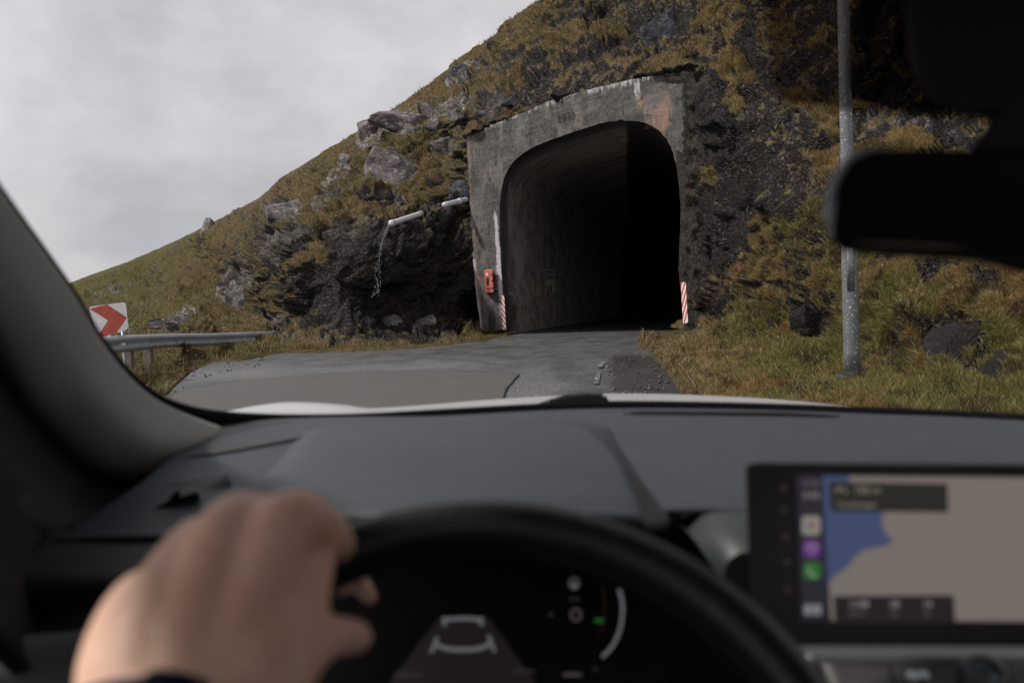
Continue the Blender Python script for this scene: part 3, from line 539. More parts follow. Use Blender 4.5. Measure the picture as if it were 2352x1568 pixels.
# ------------------------------------------------------------------ grass: one mass of blades
def blades(n, xr, yr, lmin, lmax, wpx, cap_d=60, verge=False, seed=1):
    r = np.random.default_rng(seed); x_ = r.uniform(*xr, n); y_ = r.uniform(*yr, n)
    cl = fbm(np.stack([x_ / 22, y_ / 15, x_ * 0], 1), 3, 200 + seed)
    vv, bl = sample(x_, y_); p = bl(GRID); nn = bl(GN); rk = bl(GR); gg = bl(GG); d = bl(GD); dk = bl(GDK)
    ok = (vv > 0.0) & (vv < 0.995) & (d < cap_d) & (rk + 0.14 * cl < 0.43 - 0.1 * r.random(n)) & (cl > -0.75 + 1.1 * r.random(n) * 0.8 - 0.4)
    ok &= ~inpoly(x_, y_, opp) & ~((x_ > 1112) & (x_ < 1600) & (y_ > 300) & (y_ < 735)) & ~(inpoly(x_, y_, OUTER) & (x_ < 1600)) & (p[:, 2] > -0.03) & ~((x_ > 1500) & (x_ < 1562) & (y_ < 752) & (y_ > 500))
    p, nn, gg, d, cl, x_, y_ = p[ok], nn[ok], gg[ok], d[ok], cl[ok], x_[ok], y_[ok]; m = len(p)
    Lc = (lmin + (lmax - lmin) * r.random(m) ** 1.6) * (0.65 + 1.3 * np.clip(0.5 - cl, 0, 1))
    az = r.uniform(0, 2 * np.pi, m); hr = np.stack([np.cos(az), np.sin(az), np.zeros(m)], 1)
    down = nn * np.array([1, 1, 0.0]); dirn = nn * 0.55 + np.array([0, 0, 0.75]) + hr * 0.42; dirn /= np.linalg.norm(dirn, axis=1)[:, None]
    steepd = np.clip(1 - nn[:, 2], 0, 1); tip = dirn * 0.62 + down * 0.55 * steepd[:, None] + hr * 0.28 + np.array([0, 0, -1.0]) * (0.25 + 0.75 * steepd)[:, None]
    L = Lc[:, None]; b0 = p - nn * 0.01; m1 = b0 + dirn * L * 0.5; tp = m1 + (dirn * 0.35 + tip * 0.65) * L * 0.55
    side = np.cross(dirn, (CAM - p) / np.linalg.norm(CAM - p, axis=1)[:, None]); side = side + r.normal(0, 0.35, (m, 3)); side /= np.linalg.norm(side, axis=1)[:, None]
    W = (wpx * d / F_PX * (0.7 + 0.6 * r.random(m)))[:, None]
    V = np.stack([b0 - side * W * .5, b0 + side * W * .5, m1 + side * W * .42, m1 - side * W * .42, tp + side * W * .1, tp - side * W * .1], 1)
    k = np.arange(m)[:, None] * 6; Fq = np.concatenate([k + [0, 1, 2, 3], k + [3, 2, 4, 5]], 0)
    u = r.random(m); big = fbm(p * 0.8, 3, 300) + 0.6 * fbm(p * 3.1, 2, 305); mm = np.clip(gg + 0.55 * big + r.normal(0, 0.18, m), 0, 1)[:, None]
    gold = np.where((x_ > 1600)[:, None], np.array([0.25, 0.18, 0.075]), np.array([0.195, 0.140, 0.068])) * (0.55 + 0.95 * u[:, None]); grn = np.where((x_ > 1500)[:, None], np.array([0.125, 0.122, 0.030]), np.array([0.098, 0.090, 0.030])) * (0.55 + 0.95 * u[:, None])
    c = gold * (1 - mm) + grn * mm; red = sm(0.1, 0.45, fbm(p * 1.3 + 9, 4, 310))[:, None] * (0.15 + 0.5 * sm(1500, 1750, x_))[:, None]; c = c * (1 - red) + np.array([0.23, 0.105, 0.034]) * (0.6 + 0.7 * u[:, None]) * red
    dkp = (sm(0.02, 0.30, fbm(p * 2.6 + 4, 4, 320)) * 0.85)[:, None]; c = c * (1 - dkp) + np.array([0.060, 0.040, 0.020]) * (0.5 + u[:, None]) * dkp
    st = (r.random(m) < np.where(x_ < 1650, 0.24, 0.12))[:, None]; c = np.where(st, np.array([0.34, 0.27, 0.15]), c)
    return V.reshape(-1, 3), Fq, np.repeat(c, 6, 0)
def grass_mat():
    def f(t, b, o):
        c = t.attr('tint'); t.link(c, b.inputs['Base Color']); b.inputs['Roughness'].default_value = 0.75; b.inputs['Specular IOR Level'].default_value = 0.25
        tr = t.n('ShaderNodeBsdfTranslucent'); t.link(c, tr.inputs[0]); mx = t.n('ShaderNodeMixShader', {0: 0.3}); t.link(b.outputs[0], mx.inputs[1]); t.link(tr.outputs[0], mx.inputs[2]); t.link(mx.outputs[0], o.inputs[0])
    return mat('grass_blade', f)
def grass_obj(name, parts):
    V = np.concatenate([q[0] for q in parts]); C_ = np.concatenate([q[2] for q in parts]); k = 0; Fs = []
    for q in parts: Fs.append(q[1] + k); k += len(q[0])
    o = mk(name, V, np.concatenate(Fs), grass_mat(), origin=(0, 20, 0)); setcol(o, 'tint', C_); tag(o, kind='stuff'); return o
grass_obj('hillside_grass', [blades(420000, (150, 1640), (0, 812), 0.04, 0.15, 1.2, seed=1), blades(380000, (1590, 2380), (0, 780), 0.04, 0.125, 1.2, seed=2)])
grass_obj('verge_grass', [blades(260000, (1440, 2400), (720, 960), 0.03, 0.11, 1.3, seed=3), blades(60000, (300, 1180), (760, 935), 0.04, 0.12, 1.2, seed=4)])

# ------------------------------------------------------------------ tunnel
def resamp(pts, n):
    p = np.array(pts, float); s = np.r_[0, np.cumsum(np.linalg.norm(np.diff(p, axis=0), axis=1))]; t = np.linspace(0, s[-1], n); return np.stack([np.interp(t, s, p[:, i]) for i in range(p.shape[1])], 1)
NO = 260
op2 = resamp(crom(OPEN, 400), NO); ou2 = resamp(np.array(OUTER, float), 400)
cidx = [0, 5 / 22 * 0.98, 1]
# match by angle around the arch centre so the fan stays even
ca_ = np.array([1360, 640]); an_o = np.unwrap(np.arctan2(op2[:, 1] - ca_[1], op2[:, 0] - ca_[0])); an_u = np.unwrap(np.arctan2(ou2[:, 1] - ca_[1], ou2[:, 0] - ca_[0]))
tt = (an_o - an_o[0]) / (an_o[-1] - an_o[0]); ta = an_u[0] + tt * (an_u[-1] - an_u[0]); od = np.argsort(an_u)
oum = np.stack([np.interp(ta, an_u[od], ou2[od, 0]), np.interp(ta, an_u[od], ou2[od, 1])], 1)
NR = 70; rr = np.linspace(0, 1, NR)
ed = 1.6 * fbm(np.stack([op2[:, 0] / 9, op2[:, 1] / 9, op2[:, 0] * 0], 1), 4, 400); chip = 3 * sm(0.35, 0.6, fbm(np.stack([op2[:, 0] / 16, op2[:, 1] / 16, op2[:, 0] * 0], 1), 2, 410)) * (op2[:, 1] < 330)
inn = op2 + np.stack([0 * ed, -ed - chip], 1); inn[:, 0] += ed
eo = 3.0 * fbm(np.stack([oum[:, 0] / 12, oum[:, 1] / 12, oum[:, 0] * 0], 1), 4, 420); out_ = oum + np.stack([eo, eo], 1)
fp = inn[None] * (1 - rr[:, None, None]) + out_[None] * rr[:, None, None]; fpx, fpy = fp[..., 0].ravel(), fp[..., 1].ravel()
PD = B_ - A_; PD /= np.linalg.norm(PD)
def uvset(o, uv):
    l = o.data.uv_layers.new(name='uv'); idx = np.zeros(len(o.data.loops), np.int32); o.data.loops.foreach_get('vertex_index', idx); l.data.foreach_set('uv', uv[idx].astype(np.float32).ravel())
def bl2(x_, y_, cx, cy, rx, ry, ang=0):
    a = math.radians(ang); dx, dy = x_ - cx, y_ - cy; u = (dx * math.cos(a) + dy * math.sin(a)) / rx; v = (-dx * math.sin(a) + dy * math.cos(a)) / ry
    return 1 - sm(0.45, 1.2, np.sqrt(u * u + v * v))
fv = PORT.at(fpx, fpy); rough_side = sm(1555, 1600, fpx + 8 * fbm(fv * 1.4, 4, 430)) ; rough_side = np.maximum(rough_side, sm(1430, 1600, fpx) * sm(205, 175, fpy)); rough_side = np.maximum(rough_side, sm(1545, 1560, fpx) * sm(330, 380, fpy))
fv = fv + PORT_N * (0.012 * fbm(fv * 3, 4, 440) + rough_side * (0.22 * fbm(fv * 3.4, 5, 450) + 0.05) * np.repeat(sm(0, 0.25, rr) * 0.9 + 0.1, NO) + 0.04 * sm(0.5, 0.7, fbm(fv * 1.3, 4, 455)))[:, None]
tunnel = empty('road_tunnel', (1.9, 29, 0)); tag(tunnel, 'old concrete road tunnel mouth dated 1970 with streaked arch in the rock face', 'tunnel')
face = mk('portal_wall', fv, gridf(NR, NO), concrete_mat(), tunnel, smooth=True)
uvset(face, np.stack([(fv - A_) @ PD, fv[:, 2]], 1))
topd = fpy - np.interp(fpx, [1071, 1190, 1330, 1445, 1570, 1640], [312, 262, 213, 183, 168, 170])
white = 0.50 * np.exp(-(topd / 14) ** 2) * sm(1640, 1500, fpx); white += 0.12 * bl2(fpx, fpy, 1430, 205, 60, 26, -10) + 0.5 * bl2(fpx, fpy, 1465, 215, 14, 30)
white += 1.0 * sm(470, 500, fpy) * sm(690, 650, fpy) * np.exp(-((fpx - (1137 + (fpy - 480) * 0.075)) / (5 + (fpy - 480) * 0.018)) ** 2)
white += 0.8 * sm(560, 600, fpy) * np.exp(-((fpx - np.interp(fpy, [310, 600, 785], [1073, 1089, 1108])) / 5) ** 2) + 0.35 * bl2(fpx, fpy, 1300, 300, 40, 10, -16) + 0.5 * bl2(fpx, fpy, 1150, 700, 8, 60)
rust = 1.1 * bl2(fpx, fpy, 1469, 232, 5, 26) + 0.75 * bl2(fpx, fpy, 1514, 275, 22, 50) + 0.6 * bl2(fpx, fpy, 1532, 250, 16, 60) + 0.5 * bl2(fpx, fpy, 1480, 250, 8, 40) + 0.35 * bl2(fpx, fpy, 1105, 655, 14, 30)
rust += 0.6 * np.exp(-((fpx - np.interp(fpy, [310, 600, 785], [1076, 1092, 1112])) / 6) ** 2)
dirt_tone = 0.7 * bl2(fpx, fpy, 1130, 735, 12, 40) + 0.5 * bl2(fpx, fpy, 1215, 330, 12, 8) + 0.6 * bl2(fpx, fpy, 1275, 310, 10, 26) + 0.5 * bl2(fpx, fpy, 1320, 296, 26, 8) + 0.45 * bl2(fpx, fpy, 1465, 270, 50, 14) + 0.3 * bl2(fpx, fpy, 1115, 560, 10, 16)
setcol(face, 'stain', np.clip(np.stack([white, rust, rough_side], 1), 0, 1)); setcol(face, 'dirt_tone', np.clip(np.stack([dirt_tone, rough_side * 1.1, dirt_tone * 0], 1), 0, 1))
# thickness of the portal wall, outer rim running back into the hill
orim = fv.reshape(NR, NO, 3)[-1]; rimv = np.concatenate([orim, orim - PORT_N * 1.6]); rim = mk('portal_edge', rimv, gridf(2, NO), concrete_mat(), tunnel, smooth=False)
uvset(rim, np.stack([rimv[:, 0] + rimv[:, 1], rimv[:, 2]], 1)); setcol(rim, 'stain', np.zeros((len(rimv), 3))); setcol(rim, 'dirt_tone', np.repeat([[0.4, 0.9, 0]], len(rimv), 0))
# lining: the arch swept along the tunnel axis
arch = PORT.at(inn[:, 0], inn[:, 1]); arch[:, 2] = np.where(inn[:, 1] > 735, np.minimum(arch[:, 2], 0.0), arch[:, 2])
ts = np.concatenate([np.linspace(0, 1.2, 8), np.linspace(1.5, 25, 70)]); DN = np.array([0, 0, -0.021])
smooth_arch = PORT.at(op2[:, 0], op2[:, 1])
arch_l = []
for i, t_ in enumerate(ts): 
    k_ = min(1, t_ / 0.5); arch_l.append(arch * (1 - k_) + smooth_arch * k_ + AX * t_ + DN * t_)
lv = np.stack(arch_l).reshape(-1, 3); arc_s = np.r_[0, np.cumsum(np.linalg.norm(np.diff(smooth_arch, axis=0), axis=1))]
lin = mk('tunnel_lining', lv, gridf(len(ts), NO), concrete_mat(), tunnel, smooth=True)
uvset(lin, np.stack([np.repeat(ts, NO), np.tile(smooth_arch[:, 2] + np.where(np.arange(NO) > NO / 2, 20, 0), len(ts)) ], 1))
lx, ly, _ = proj(lv); tl = np.repeat(ts, NO)
wh = 0.8 * bl2(lx, ly, 1195, 600, 14, 60) + 0.7 * bl2(lx, ly, 1172, 480, 10, 90) + 0.4 * bl2(lx, ly, 1240, 560, 14, 60) + 0.5 * bl2(lx, ly, 1240, 500, 20, 30) + 0.35 * bl2(lx, ly, 1300, 750, 80, 26) + 0.45 * bl2(lx, ly, 1210, 680, 50, 18) + 0.4 * bl2(lx, ly, 1301, 758, 10, 8)
wh += 0.9 * np.exp(-(tl / 0.10) ** 2) * sm(480, 520, ly) * (lx < 1300)
dr = 0.12 * sm(0.9, 2.6, tl) * sm(700, 640, ly) + 0.45 * sm(520, 380, ly) + 0.7 * bl2(lx, ly, 1178, 735, 8, 30) + 0.5 * bl2(lx, ly, 1180, 600, 9, 60); dr = np.where(lx > 1440, 1.0, dr)  # stains, plus a darker roof and a dark area right of the wall
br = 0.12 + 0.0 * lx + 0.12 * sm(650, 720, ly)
setcol(lin, 'stain', np.clip(np.stack([wh, 0.4 * bl2(lx, ly, 1215, 698, 26, 8), wh * 0], 1), 0, 1)); setcol(lin, 'dirt_tone', np.clip(np.stack([dr, br, sm(0.3, 2.0, tl) * (lx < 1440)], 1), 0, 1))  # last channel: the colour lift along the inner wall
# unlined rock bore beyond, wider than the lining
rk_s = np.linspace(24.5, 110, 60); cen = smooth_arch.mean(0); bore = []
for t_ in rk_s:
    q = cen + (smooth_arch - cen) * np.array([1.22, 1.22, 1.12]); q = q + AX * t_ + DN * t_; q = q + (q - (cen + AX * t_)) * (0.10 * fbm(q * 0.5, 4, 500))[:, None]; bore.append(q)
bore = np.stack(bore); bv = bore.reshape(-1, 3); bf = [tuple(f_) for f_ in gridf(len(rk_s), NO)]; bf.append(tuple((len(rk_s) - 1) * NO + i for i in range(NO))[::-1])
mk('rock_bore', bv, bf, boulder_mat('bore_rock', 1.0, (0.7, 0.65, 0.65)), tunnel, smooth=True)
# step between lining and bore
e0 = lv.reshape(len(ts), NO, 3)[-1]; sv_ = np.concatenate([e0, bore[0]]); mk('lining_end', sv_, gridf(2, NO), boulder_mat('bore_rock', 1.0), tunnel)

# lettering and graffiti on the tunnel: parts of it
def stroke(pts, wpx, plane_at, wm=None):
    """a painted stroke as a flat ribbon through px points on a surface"""
    q = crom(pts, max(8, len(pts) * 6)); t_ = np.gradient(q, axis=0); t_ /= np.linalg.norm(t_, axis=1)[:, None] + 1e-9; nn_ = np.stack([-t_[:, 1], t_[:, 0]], 1) * wpx / 2
    a = q + nn_; b = q - nn_; v_ = np.concatenate([plane_at(a[:, 0], a[:, 1]), plane_at(b[:, 0], b[:, 1])]); return v_, [(i, i + 1, len(q) + i + 1, len(q) + i) for i in range(len(q) - 1)]
def writing(name, strokes, wpx, at, m, label=None, parent=tunnel):
    mb = MB()
    for s_ in strokes: mb.add(*stroke(s_, wpx, at))
    o = mb.make(name, m, parent); 
    if label: o['label'] = label
    return o
WALL = Plane(smooth_arch[20] + 0, smooth_arch[20] + AX + DN, smooth_arch[20] + np.array([0, 0, 1.0]))
wl_n = (smooth_arch[10] + smooth_arch[45]) / 2
# the left wall leans a little with height: follow the actual lining section
def wall_at(x_, y_, off=0.012):
    x_ = np.asarray(x_, float); y_ = np.asarray(y_, float); q = WALL.at(x_, y_)
    for _ in range(6):                                  # march onto the lining at this height
        t_ = (q - A_) @ AX; z0 = q[..., 2] - DN[2] * ((q - smooth_arch[20]) @ AX)
        left = smooth_arch[:90]; xx = np.interp(z0, left[:, 2], left[:, 0]); yy = np.interp(z0, left[:, 2], left[:, 1])
        base = np.stack([xx, yy, z0], -1); n_ = np.cross(AX, [0, 0, 1.0]); n_ /= np.linalg.norm(n_)
        r = ray(x_, y_); tt_ = ((base + n_ * off - CAM) @ n_) / (r @ n_) if base.ndim == 1 else ((base + n_ * off - CAM) @ n_) / (r @ n_)
        q = CAM + r * tt_[..., None]
    return q
Pa = lambda a, b: PORT.at(a, b, 0.035)
def glyph(s, x0, y0, w_, h, sl):                        # simple stroke digits; sl = baseline slope
    g = {'1': [[(.45, 0), (.5, 1)], [(.25, .78), (.5, 1)]], '9': [[(.85, .72), (.6, .98), (.25, .9), (.15, .66), (.4, .48), (.75, .58), (.85, .78), (.75, .3), (.5, 0)]],
         '7': [[(.1, .95), (.9, .98), (.45, 0)]], '0': [[(.5, 0), (.15, .25), (.15, .75), (.5, 1), (.85, .75), (.85, .25), (.5, 0)]],
         'H': [[(.12, 0), (.15, 1)], [(.85, 0), (.82, 1)], [(.12, .5), (.85, .52)]], 'M': [[(.05, 0), (.12, 1), (.5, .4), (.88, 1), (.95, 0)]], 'U': [[(.1, 1), (.12, .3), (.5, 0), (.88, .3), (.9, 1)]]}
    o = []
    for k, ch in enumerate(s):
        for st in g[ch]: o.append([(x0 + k * w_ * 1.25 + a * w_, y0 - (k * w_ * 1.25 + a * w_) * sl - b * h) for a, b in st])
    return o
writing('carved_date', glyph('1970', 1279, 283, 8.4, 17, 0.24), 1.7, Pa, plain('groove_shade_paint', (0.006, 0.005, 0.005), 0.9))  # flat dark strokes paint the shade inside the carved digits
writing('graffiti', glyph('H90', 1232, 678, 11.5, 26, 0.0) + [[(1279, 677), (1280, 678.5)]], 1.9, lambda a, b: wall_at(a, b, 0.04), plain('yellow_spray', (0.80, 0.66, 0.30), 0.8), 'pale yellow sprayed H90')
writing('chalk_mark', [[(1345, 597), (1356, 597.5)], [(1358, 598), (1359, 632)], [(1356, 637), (1361, 637)], [(1340, 612), (1341, 622)], [(1327, 627), (1328, 630)]], 1.2, wall_at, plain('chalk', (0.6, 0.57, 0.55), 0.9))
mb = MB()
for a, b, c, d_ in ((1254, 619, 1275, 637), (1255, 642, 1276, 655), (1268, 658, 1277, 670)):
    mb.add(wall_at(np.array([a, c, c, a]), np.array([b, b, d_, d_]), 0.02), [(0, 1, 2, 3)])
mb.make('stencil_patch', plain('pale_blue_stencil', (0.60, 0.70, 0.75), 0.8, var=(9, 0.4)), tunnel)
writing('stencil_lettering', glyph('MM', 1256, 629, 7, 8, 0) + glyph('UU', 1256, 638, 7, 7, 0), 1.6, lambda a, b: wall_at(a, b, 0.028), plain('black_spray', (0.012, 0.011, 0.012), 0.8))

# ------------------------------------------------------------------ things fixed to the tunnel
def plate(plane, quad, off, th, name, m, parent, bev=0.0):
    a = [plane.at(x_, y_, off + th) for x_, y_ in quad]; b = [plane.at(x_, y_, off) for x_, y_ in quad]; mb = MB(); mb.prism(a, b); o = mb.make(name, m, parent)
    if bev: mod_bevel(o, bev, 3)
    return o
# red extinguisher cabinet
c0 = PORT.at(1118, 672, 0.1); cab = empty('extinguisher_cabinet', c0); tag(cab, 'faded red fire extinguisher cabinet bolted to the concrete beside the tunnel mouth', 'extinguisher box')
red = plain('faded_red_plastic', (0.46, 0.12, 0.10), 0.45, var=(6, 0.2))
nf = PORT_N * 0.6 + np.array([-0.1, -1, 0]); CABP = PORT
plate(CABP, [(1111.5, 622), (1113.5, 619.5), (1129, 618.5), (1131, 621), (1134, 670), (1132, 672.5), (1116, 672), (1114, 669.5)], 0.04, 0.20, 'body', red, cab, 0.03)
plate(CABP, [(1116, 627), (1121, 627), (1121.2, 633), (1116.2, 633)], 0.245, 0.004, 'sticker', plain('white_sticker', (0.6, 0.58, 0.55), 0.5), cab)
th_ = np.linspace(0, 2 * np.pi, 20, endpoint=False)
plate(CABP, [(1120 + 3.2 * math.cos(a), 646 + 10 * math.sin(a)) for a in th_], 0.243, 0.006, 'window', plain('dark_window', (0.03, 0.032, 0.035), 0.15), cab)
for yy in (629, 643, 660): plate(CABP, [(1128.5, yy), (1132.5, yy), (1132.6, yy + 3.2), (1128.6, yy + 3.2)], 0.235, 0.02, 'latch', plain('black_plastic', (0.015, 0.014, 0.015), 0.5), cab)
plate(CABP, [(1116.5, 662.5), (1127, 662), (1127.1, 663.2), (1116.6, 663.7)], 0.244, 0.004, 'slot', plain('black_plastic', (0.015, 0.014, 0.015), 0.5), cab)
for yy in (629, 662): plate(CABP, [(1129, yy), (1143, yy), (1143.2, yy + 3), (1129.2, yy + 3)], 0.02, 0.05, 'bracket', metal_mat('galvanised', spots=0.0), cab)
# striped marker boards
def striped(quad, plane, off, n, cols_, name, label, cat, group=None, slope=0.5, rev=False, th=0.012):
    q = np.array(quad, float)                             # TL TR BR BL in px
    bp = plane.at((q[2, 0] + q[3, 0]) / 2, (q[2, 1] + q[3, 1]) / 2, off); root = empty(name, bp); tag(root, label, cat, group)
    plate(plane, quad, off, th, 'panel', cols_[0], root)
    mb = MB(); H = 1.0; step = H / n
    def pt(u, v): top = q[0] * (1 - u) + q[1] * u; bo_ = q[3] * (1 - u) + q[2] * u; r_ = top * (1 - v) + bo_ * v; return plane.at(r_[0], r_[1], off + th + 0.003)
    for k in range(-1, n + 1):
        v0 = k * step; sl = (-slope if rev else slope) * step * 2
        a = (v0, v0 + sl); b = (v0 + step / 2, v0 + step / 2 + sl)
        poly = []
        N_ = 8
        for i in range(N_ + 1): u = i / N_; poly.append((u, min(1, max(0, a[0] + (a[1] - a[0]) * u))))
        for i in range(N_, -1, -1): u = i / N_; poly.append((u, min(1, max(0, b[0] + (b[1] - b[0]) * u))))
        if max(p_[1] for p_ in poly) - min(p_[1] for p_ in poly) < 1e-3: continue
        for i in range(N_):
            l0, l1, r1, r0 = poly[i], poly[2 * N_ + 1 - i], poly[2 * N_ - i], poly[i + 1]
            if l1[1] - l0[1] > 1e-4 or r1[1] - r0[1] > 1e-4: mb.add([pt(*l0), pt(*l1), pt(*r1), pt(*r0)], [(0, 1, 2, 3)])
    mb.make('stripes', cols_[1], root); return root
wht = plain('reflective_white', (0.66, 0.65, 0.65), 0.45, var=(12, 0.1)); rdd = plain('reflective_red', (0.46, 0.085, 0.055), 0.45, var=(12, 0.15))
yel = plain('reflective_amber', (0.50, 0.24, 0.03), 0.45); blk = plain('matt_black', (0.012, 0.011, 0.012), 0.5)
striped([(1151.5, 678), (1158, 679), (1162.5, 756), (1155, 756)], PORT, 0.05, 6, (wht, rdd), 'marker_board', 'narrow red and white striped marker board at the left side of the tunnel mouth', 'marker board', 'striped marker boards', 0.5)
MP2 = Plane(P(1563, 650, 24.6), P(1580, 650, 24.4), P(1565, 740, 24.6))
striped([(1563.5, 648), (1575, 648), (1580, 740), (1569, 744)], MP2, 0.0, 4, (wht, rdd), 'marker_board', 'red and white striped marker board half sunk in grass at the right of the tunnel', 'marker board', 'striped marker boards', 0.75, rev=True)
WP = Plane(wall_at(1180, 700, 0.03), wall_at(1186, 700, 0.03), wall_at(1183, 730, 0.03))
striped([(1179, 695), (1185, 695), (1187, 726), (1181, 726)], WP, 0.03, 4, (blk, yel), 'marker_board', 'small black and amber striped marker on the inner tunnel wall', 'marker board', None, 0.6)
root = empty('number_plate', wall_at(1174, 677)); tag(root, 'tiny pale blue plate on the tunnel wall left of the sprayed H90', 'plate')
WP2 = Plane(wall_at(1169, 672, 0.02), wall_at(1180, 672, 0.02), wall_at(1170, 678, 0.02))
plate(WP2, [(1168.5, 671), (1180, 671), (1180, 678), (1168.5, 678)], 0.0, 0.015, 'panel', plain('pale_blue_plate', (0.30, 0.40, 0.45), 0.5), root)
mb = MB()
for x_ in (1170.5, 1173, 1175.5, 1177.6): mb.add(*stroke([(x_, 673), (x_ + .1, 676)], 0.7, lambda a, b: WP2.at(a, b, 0.02)))
mb.make('lettering', blk, root)

# drain pipes and water
def pipe(a, b, label, coup):
    a = P(*a); b = P(*b); root = empty('drain_pipe', (a + b) / 2); tag(root, label, 'pipe', 'white plastic drain pipes'); wp = plain('weathered_white_pipe', (0.44, 0.44, 0.47), 0.45, var=(9, 0.12))
    mb = MB(); mb.tube([a + (b - a) * k for k in np.linspace(0, 1, 8)], 0.085, 20); mb.make('pipe', wp, root, True)
    for c in coup:
        m_ = a + (b - a) * c; d_ = (b - a) / np.linalg.norm(b - a); mb = MB(); mb.tube([m_ - d_ * 0.07, m_ + d_ * 0.07], 0.10, 20); mb.make('coupling', wp, root, True)
    return root
pipe((896, 514, 30.1), (969, 490, 31.2), 'white plastic drain pipe spilling water down the wet black rock', [0.06])
pipe((1019, 471, 31.6), (1082, 456, 32.6), 'white plastic drain pipe running into the edge of the tunnel concrete', [0.58])
r_ = np.random.default_rng(5); mb = MB(); p0 = P(895, 517, 30.05)
cv = [(893, 520), (884, 535), (877, 560), (871, 590), (868, 620), (866, 655), (864, 680)]; cq = crom(cv, 220)
for k, (x_, y_) in enumerate(cq):
    f_ = k / 220
    for j in range(1):
        if r_.random() < 0.15 + 0.25 * f_: continue
        c = P(x_ + r_.normal(0, 0.6 + 4.5 * f_), y_ + r_.normal(0, 1.5), 29.8 - 1.6 * f_); s_ = 0.005 + 0.008 * r_.random(); l_ = s_ * (2.5 + 3 * r_.random())
        mb.add([c + (s_, 0, 0), c - (s_, 0, 0), c + (0, s_, 0), c - (0, s_, 0), c + (0, 0, l_), c - (0, 0, l_)], [(0, 2, 4), (2, 1, 4), (1, 3, 4), (3, 0, 4), (2, 0, 5), (1, 2, 5), (3, 1, 5), (0, 3, 5)])
for off in (0, 5):
    cc = crom([(893 + off * .4, 519), (886 + off, 530), (880 + off, 548), (876 + off * .8, 565)], 14); mb.tube([P(x_, y_, 29.95) for x_, y_ in cc], np.linspace(0.006, 0.003, 14), 6)
o = mb.make('falling_water', plain('water_drops', (0.17, 0.18, 0.19), 0.15, spec=0.9)); tag(o, 'thin stream of water falling from the drain pipe', kind='stuff')

# ------------------------------------------------------------------ guardrail
gv_ = metal_mat('galvanised_rail', (0.46, 0.50, 0.54), 0.4, 0.0, 0.35)
path = crom([(-6.0, 12.0, 1.00), (-6.6, 15.5, 0.95), (-7.3, 19, 0.86), (-7.75, 22.5, 0.74), (-7.6, 25.8, 0.60), (-7.05, 29.2, 0.47)], 120)
rail = empty('guardrail', (-7.3, 20, 0)); tag(rail, 'galvanised crash barrier with a dented low end beside the road bend', 'crash barrier')
prof = [(0.0, 0.0), (0.012, -0.02), (0.075, -0.055), (0.08, -0.085), (0.02, -0.13), (0.0, -0.155), (0.02, -0.18), (0.08, -0.225), (0.075, -0.255), (0.012, -0.29), (0.0, -0.31)]
def beam(seg, name, offs=0.0):
    tg = np.gradient(seg, axis=0); tg /= np.linalg.norm(tg, axis=1)[:, None]; nn_ = np.cross(tg, [0, 0, 1.0]); v_ = []
    for i, q in enumerate(seg):
        dent = 0.03 * math.sin(i * 0.9) * (i % 17 < 3)
        for a, b in prof: v_.append(q + nn_[i] * (a + offs + dent) + np.array([0, 0, b]))
    o = mk(name, np.array(v_), gridf(len(seg), len(prof)), gv_, rail, smooth=True); solid(o, 0.008, 0); return o
beam(path[:62], 'beam', 0.012); beam(path[56:] - np.array([0, 0, 0.0]), 'beam')
for s_ in (10, 30, 50, 62, 82):
    q = path[s_]; mb = MB(); zb = q[2] - 0.06; mb.box((q[0] - 0.13, q[1] + 0.05, (zb - 0.5) / 2), 0.16, 0.18, zb + 0.5); o = mb.make('post', plain('weathered_wood', (0.16, 0.145, 0.12), 0.85, var=(14, 0.4), bump=(20, 0.01)), rail); mod_bevel(o, 0.01)
for s_ in (20, 40, 58, 75, 95, 112):
    q = path[s_]; mb = MB(); mb.tube([q + (0.0, 0, -0.155), q + (0.05, -0.03, -0.155)], 0.016, 8); mb.make('bolt', gv_, rail)
q = path[42]; mb = MB(); mb.box(q + np.array([0.05, -0.03, -0.155]), 0.10, 0.02, 0.05, X=(0.6, 0.8, 0), Y=(-0.8, 0.6, 0)); mb.make('reflector', wht, rail)

# ------------------------------------------------------------------ chevron sign
SP_ = Plane(P(204, 704, 17.9), P(288, 693, 18.4), P(227, 774, 18.0)); root = empty('chevron_sign', P(255, 800, 18.1) * (1, 1, 0)); tag(root, 'square white board with a red arrow pointing right behind the crash barrier', 'road sign')
qd = [(206, 704), (284, 694), (288.5, 697), (290, 705), (294.5, 750), (291, 756.5), (286, 759), (232, 775.5), (226, 773), (223, 768), (205, 711)]
plate(SP_, qd, 0.0, 0.02, 'panel', plain('sign_white', (0.70, 0.69, 0.69), 0.4, var=(5, 0.06)), root)
mb = MB(); ar = [(205.5, 709), (246, 699), (292, 729), (268, 764.5), (230, 775), (225, 771), (248, 735.5)]
A1 = [SP_.at(*p_, 0.023) for p_ in ar]; mb.add(A1, [(0, 1, 6), (1, 2, 6), (2, 3, 6), (3, 4, 5, 6)]); mb.make('arrow', plain('sign_red', (0.44, 0.085, 0.058), 0.4, var=(5, 0.12)), root)
for x_, y_ in ((239, 717), (262, 714), (246, 749), (270, 747)):
    mb = MB(); mb.tube([SP_.at(x_, y_, 0.02), SP_.at(x_, y_, 0.032)], 0.009, 8); mb.make('bolt', plain('brass_bolt', (0.5, 0.45, 0.25), 0.4, 0.5), root)
for x_ in (250, 280):
    b0_ = SP_.at(x_, 735, -0.04); mb = MB(); mb.tube([(b0_[0], b0_[1], -0.4), (b0_[0], b0_[1], b0_[2])], 0.03, 12); mb.make('post', metal_mat('galvanised'), root, True)
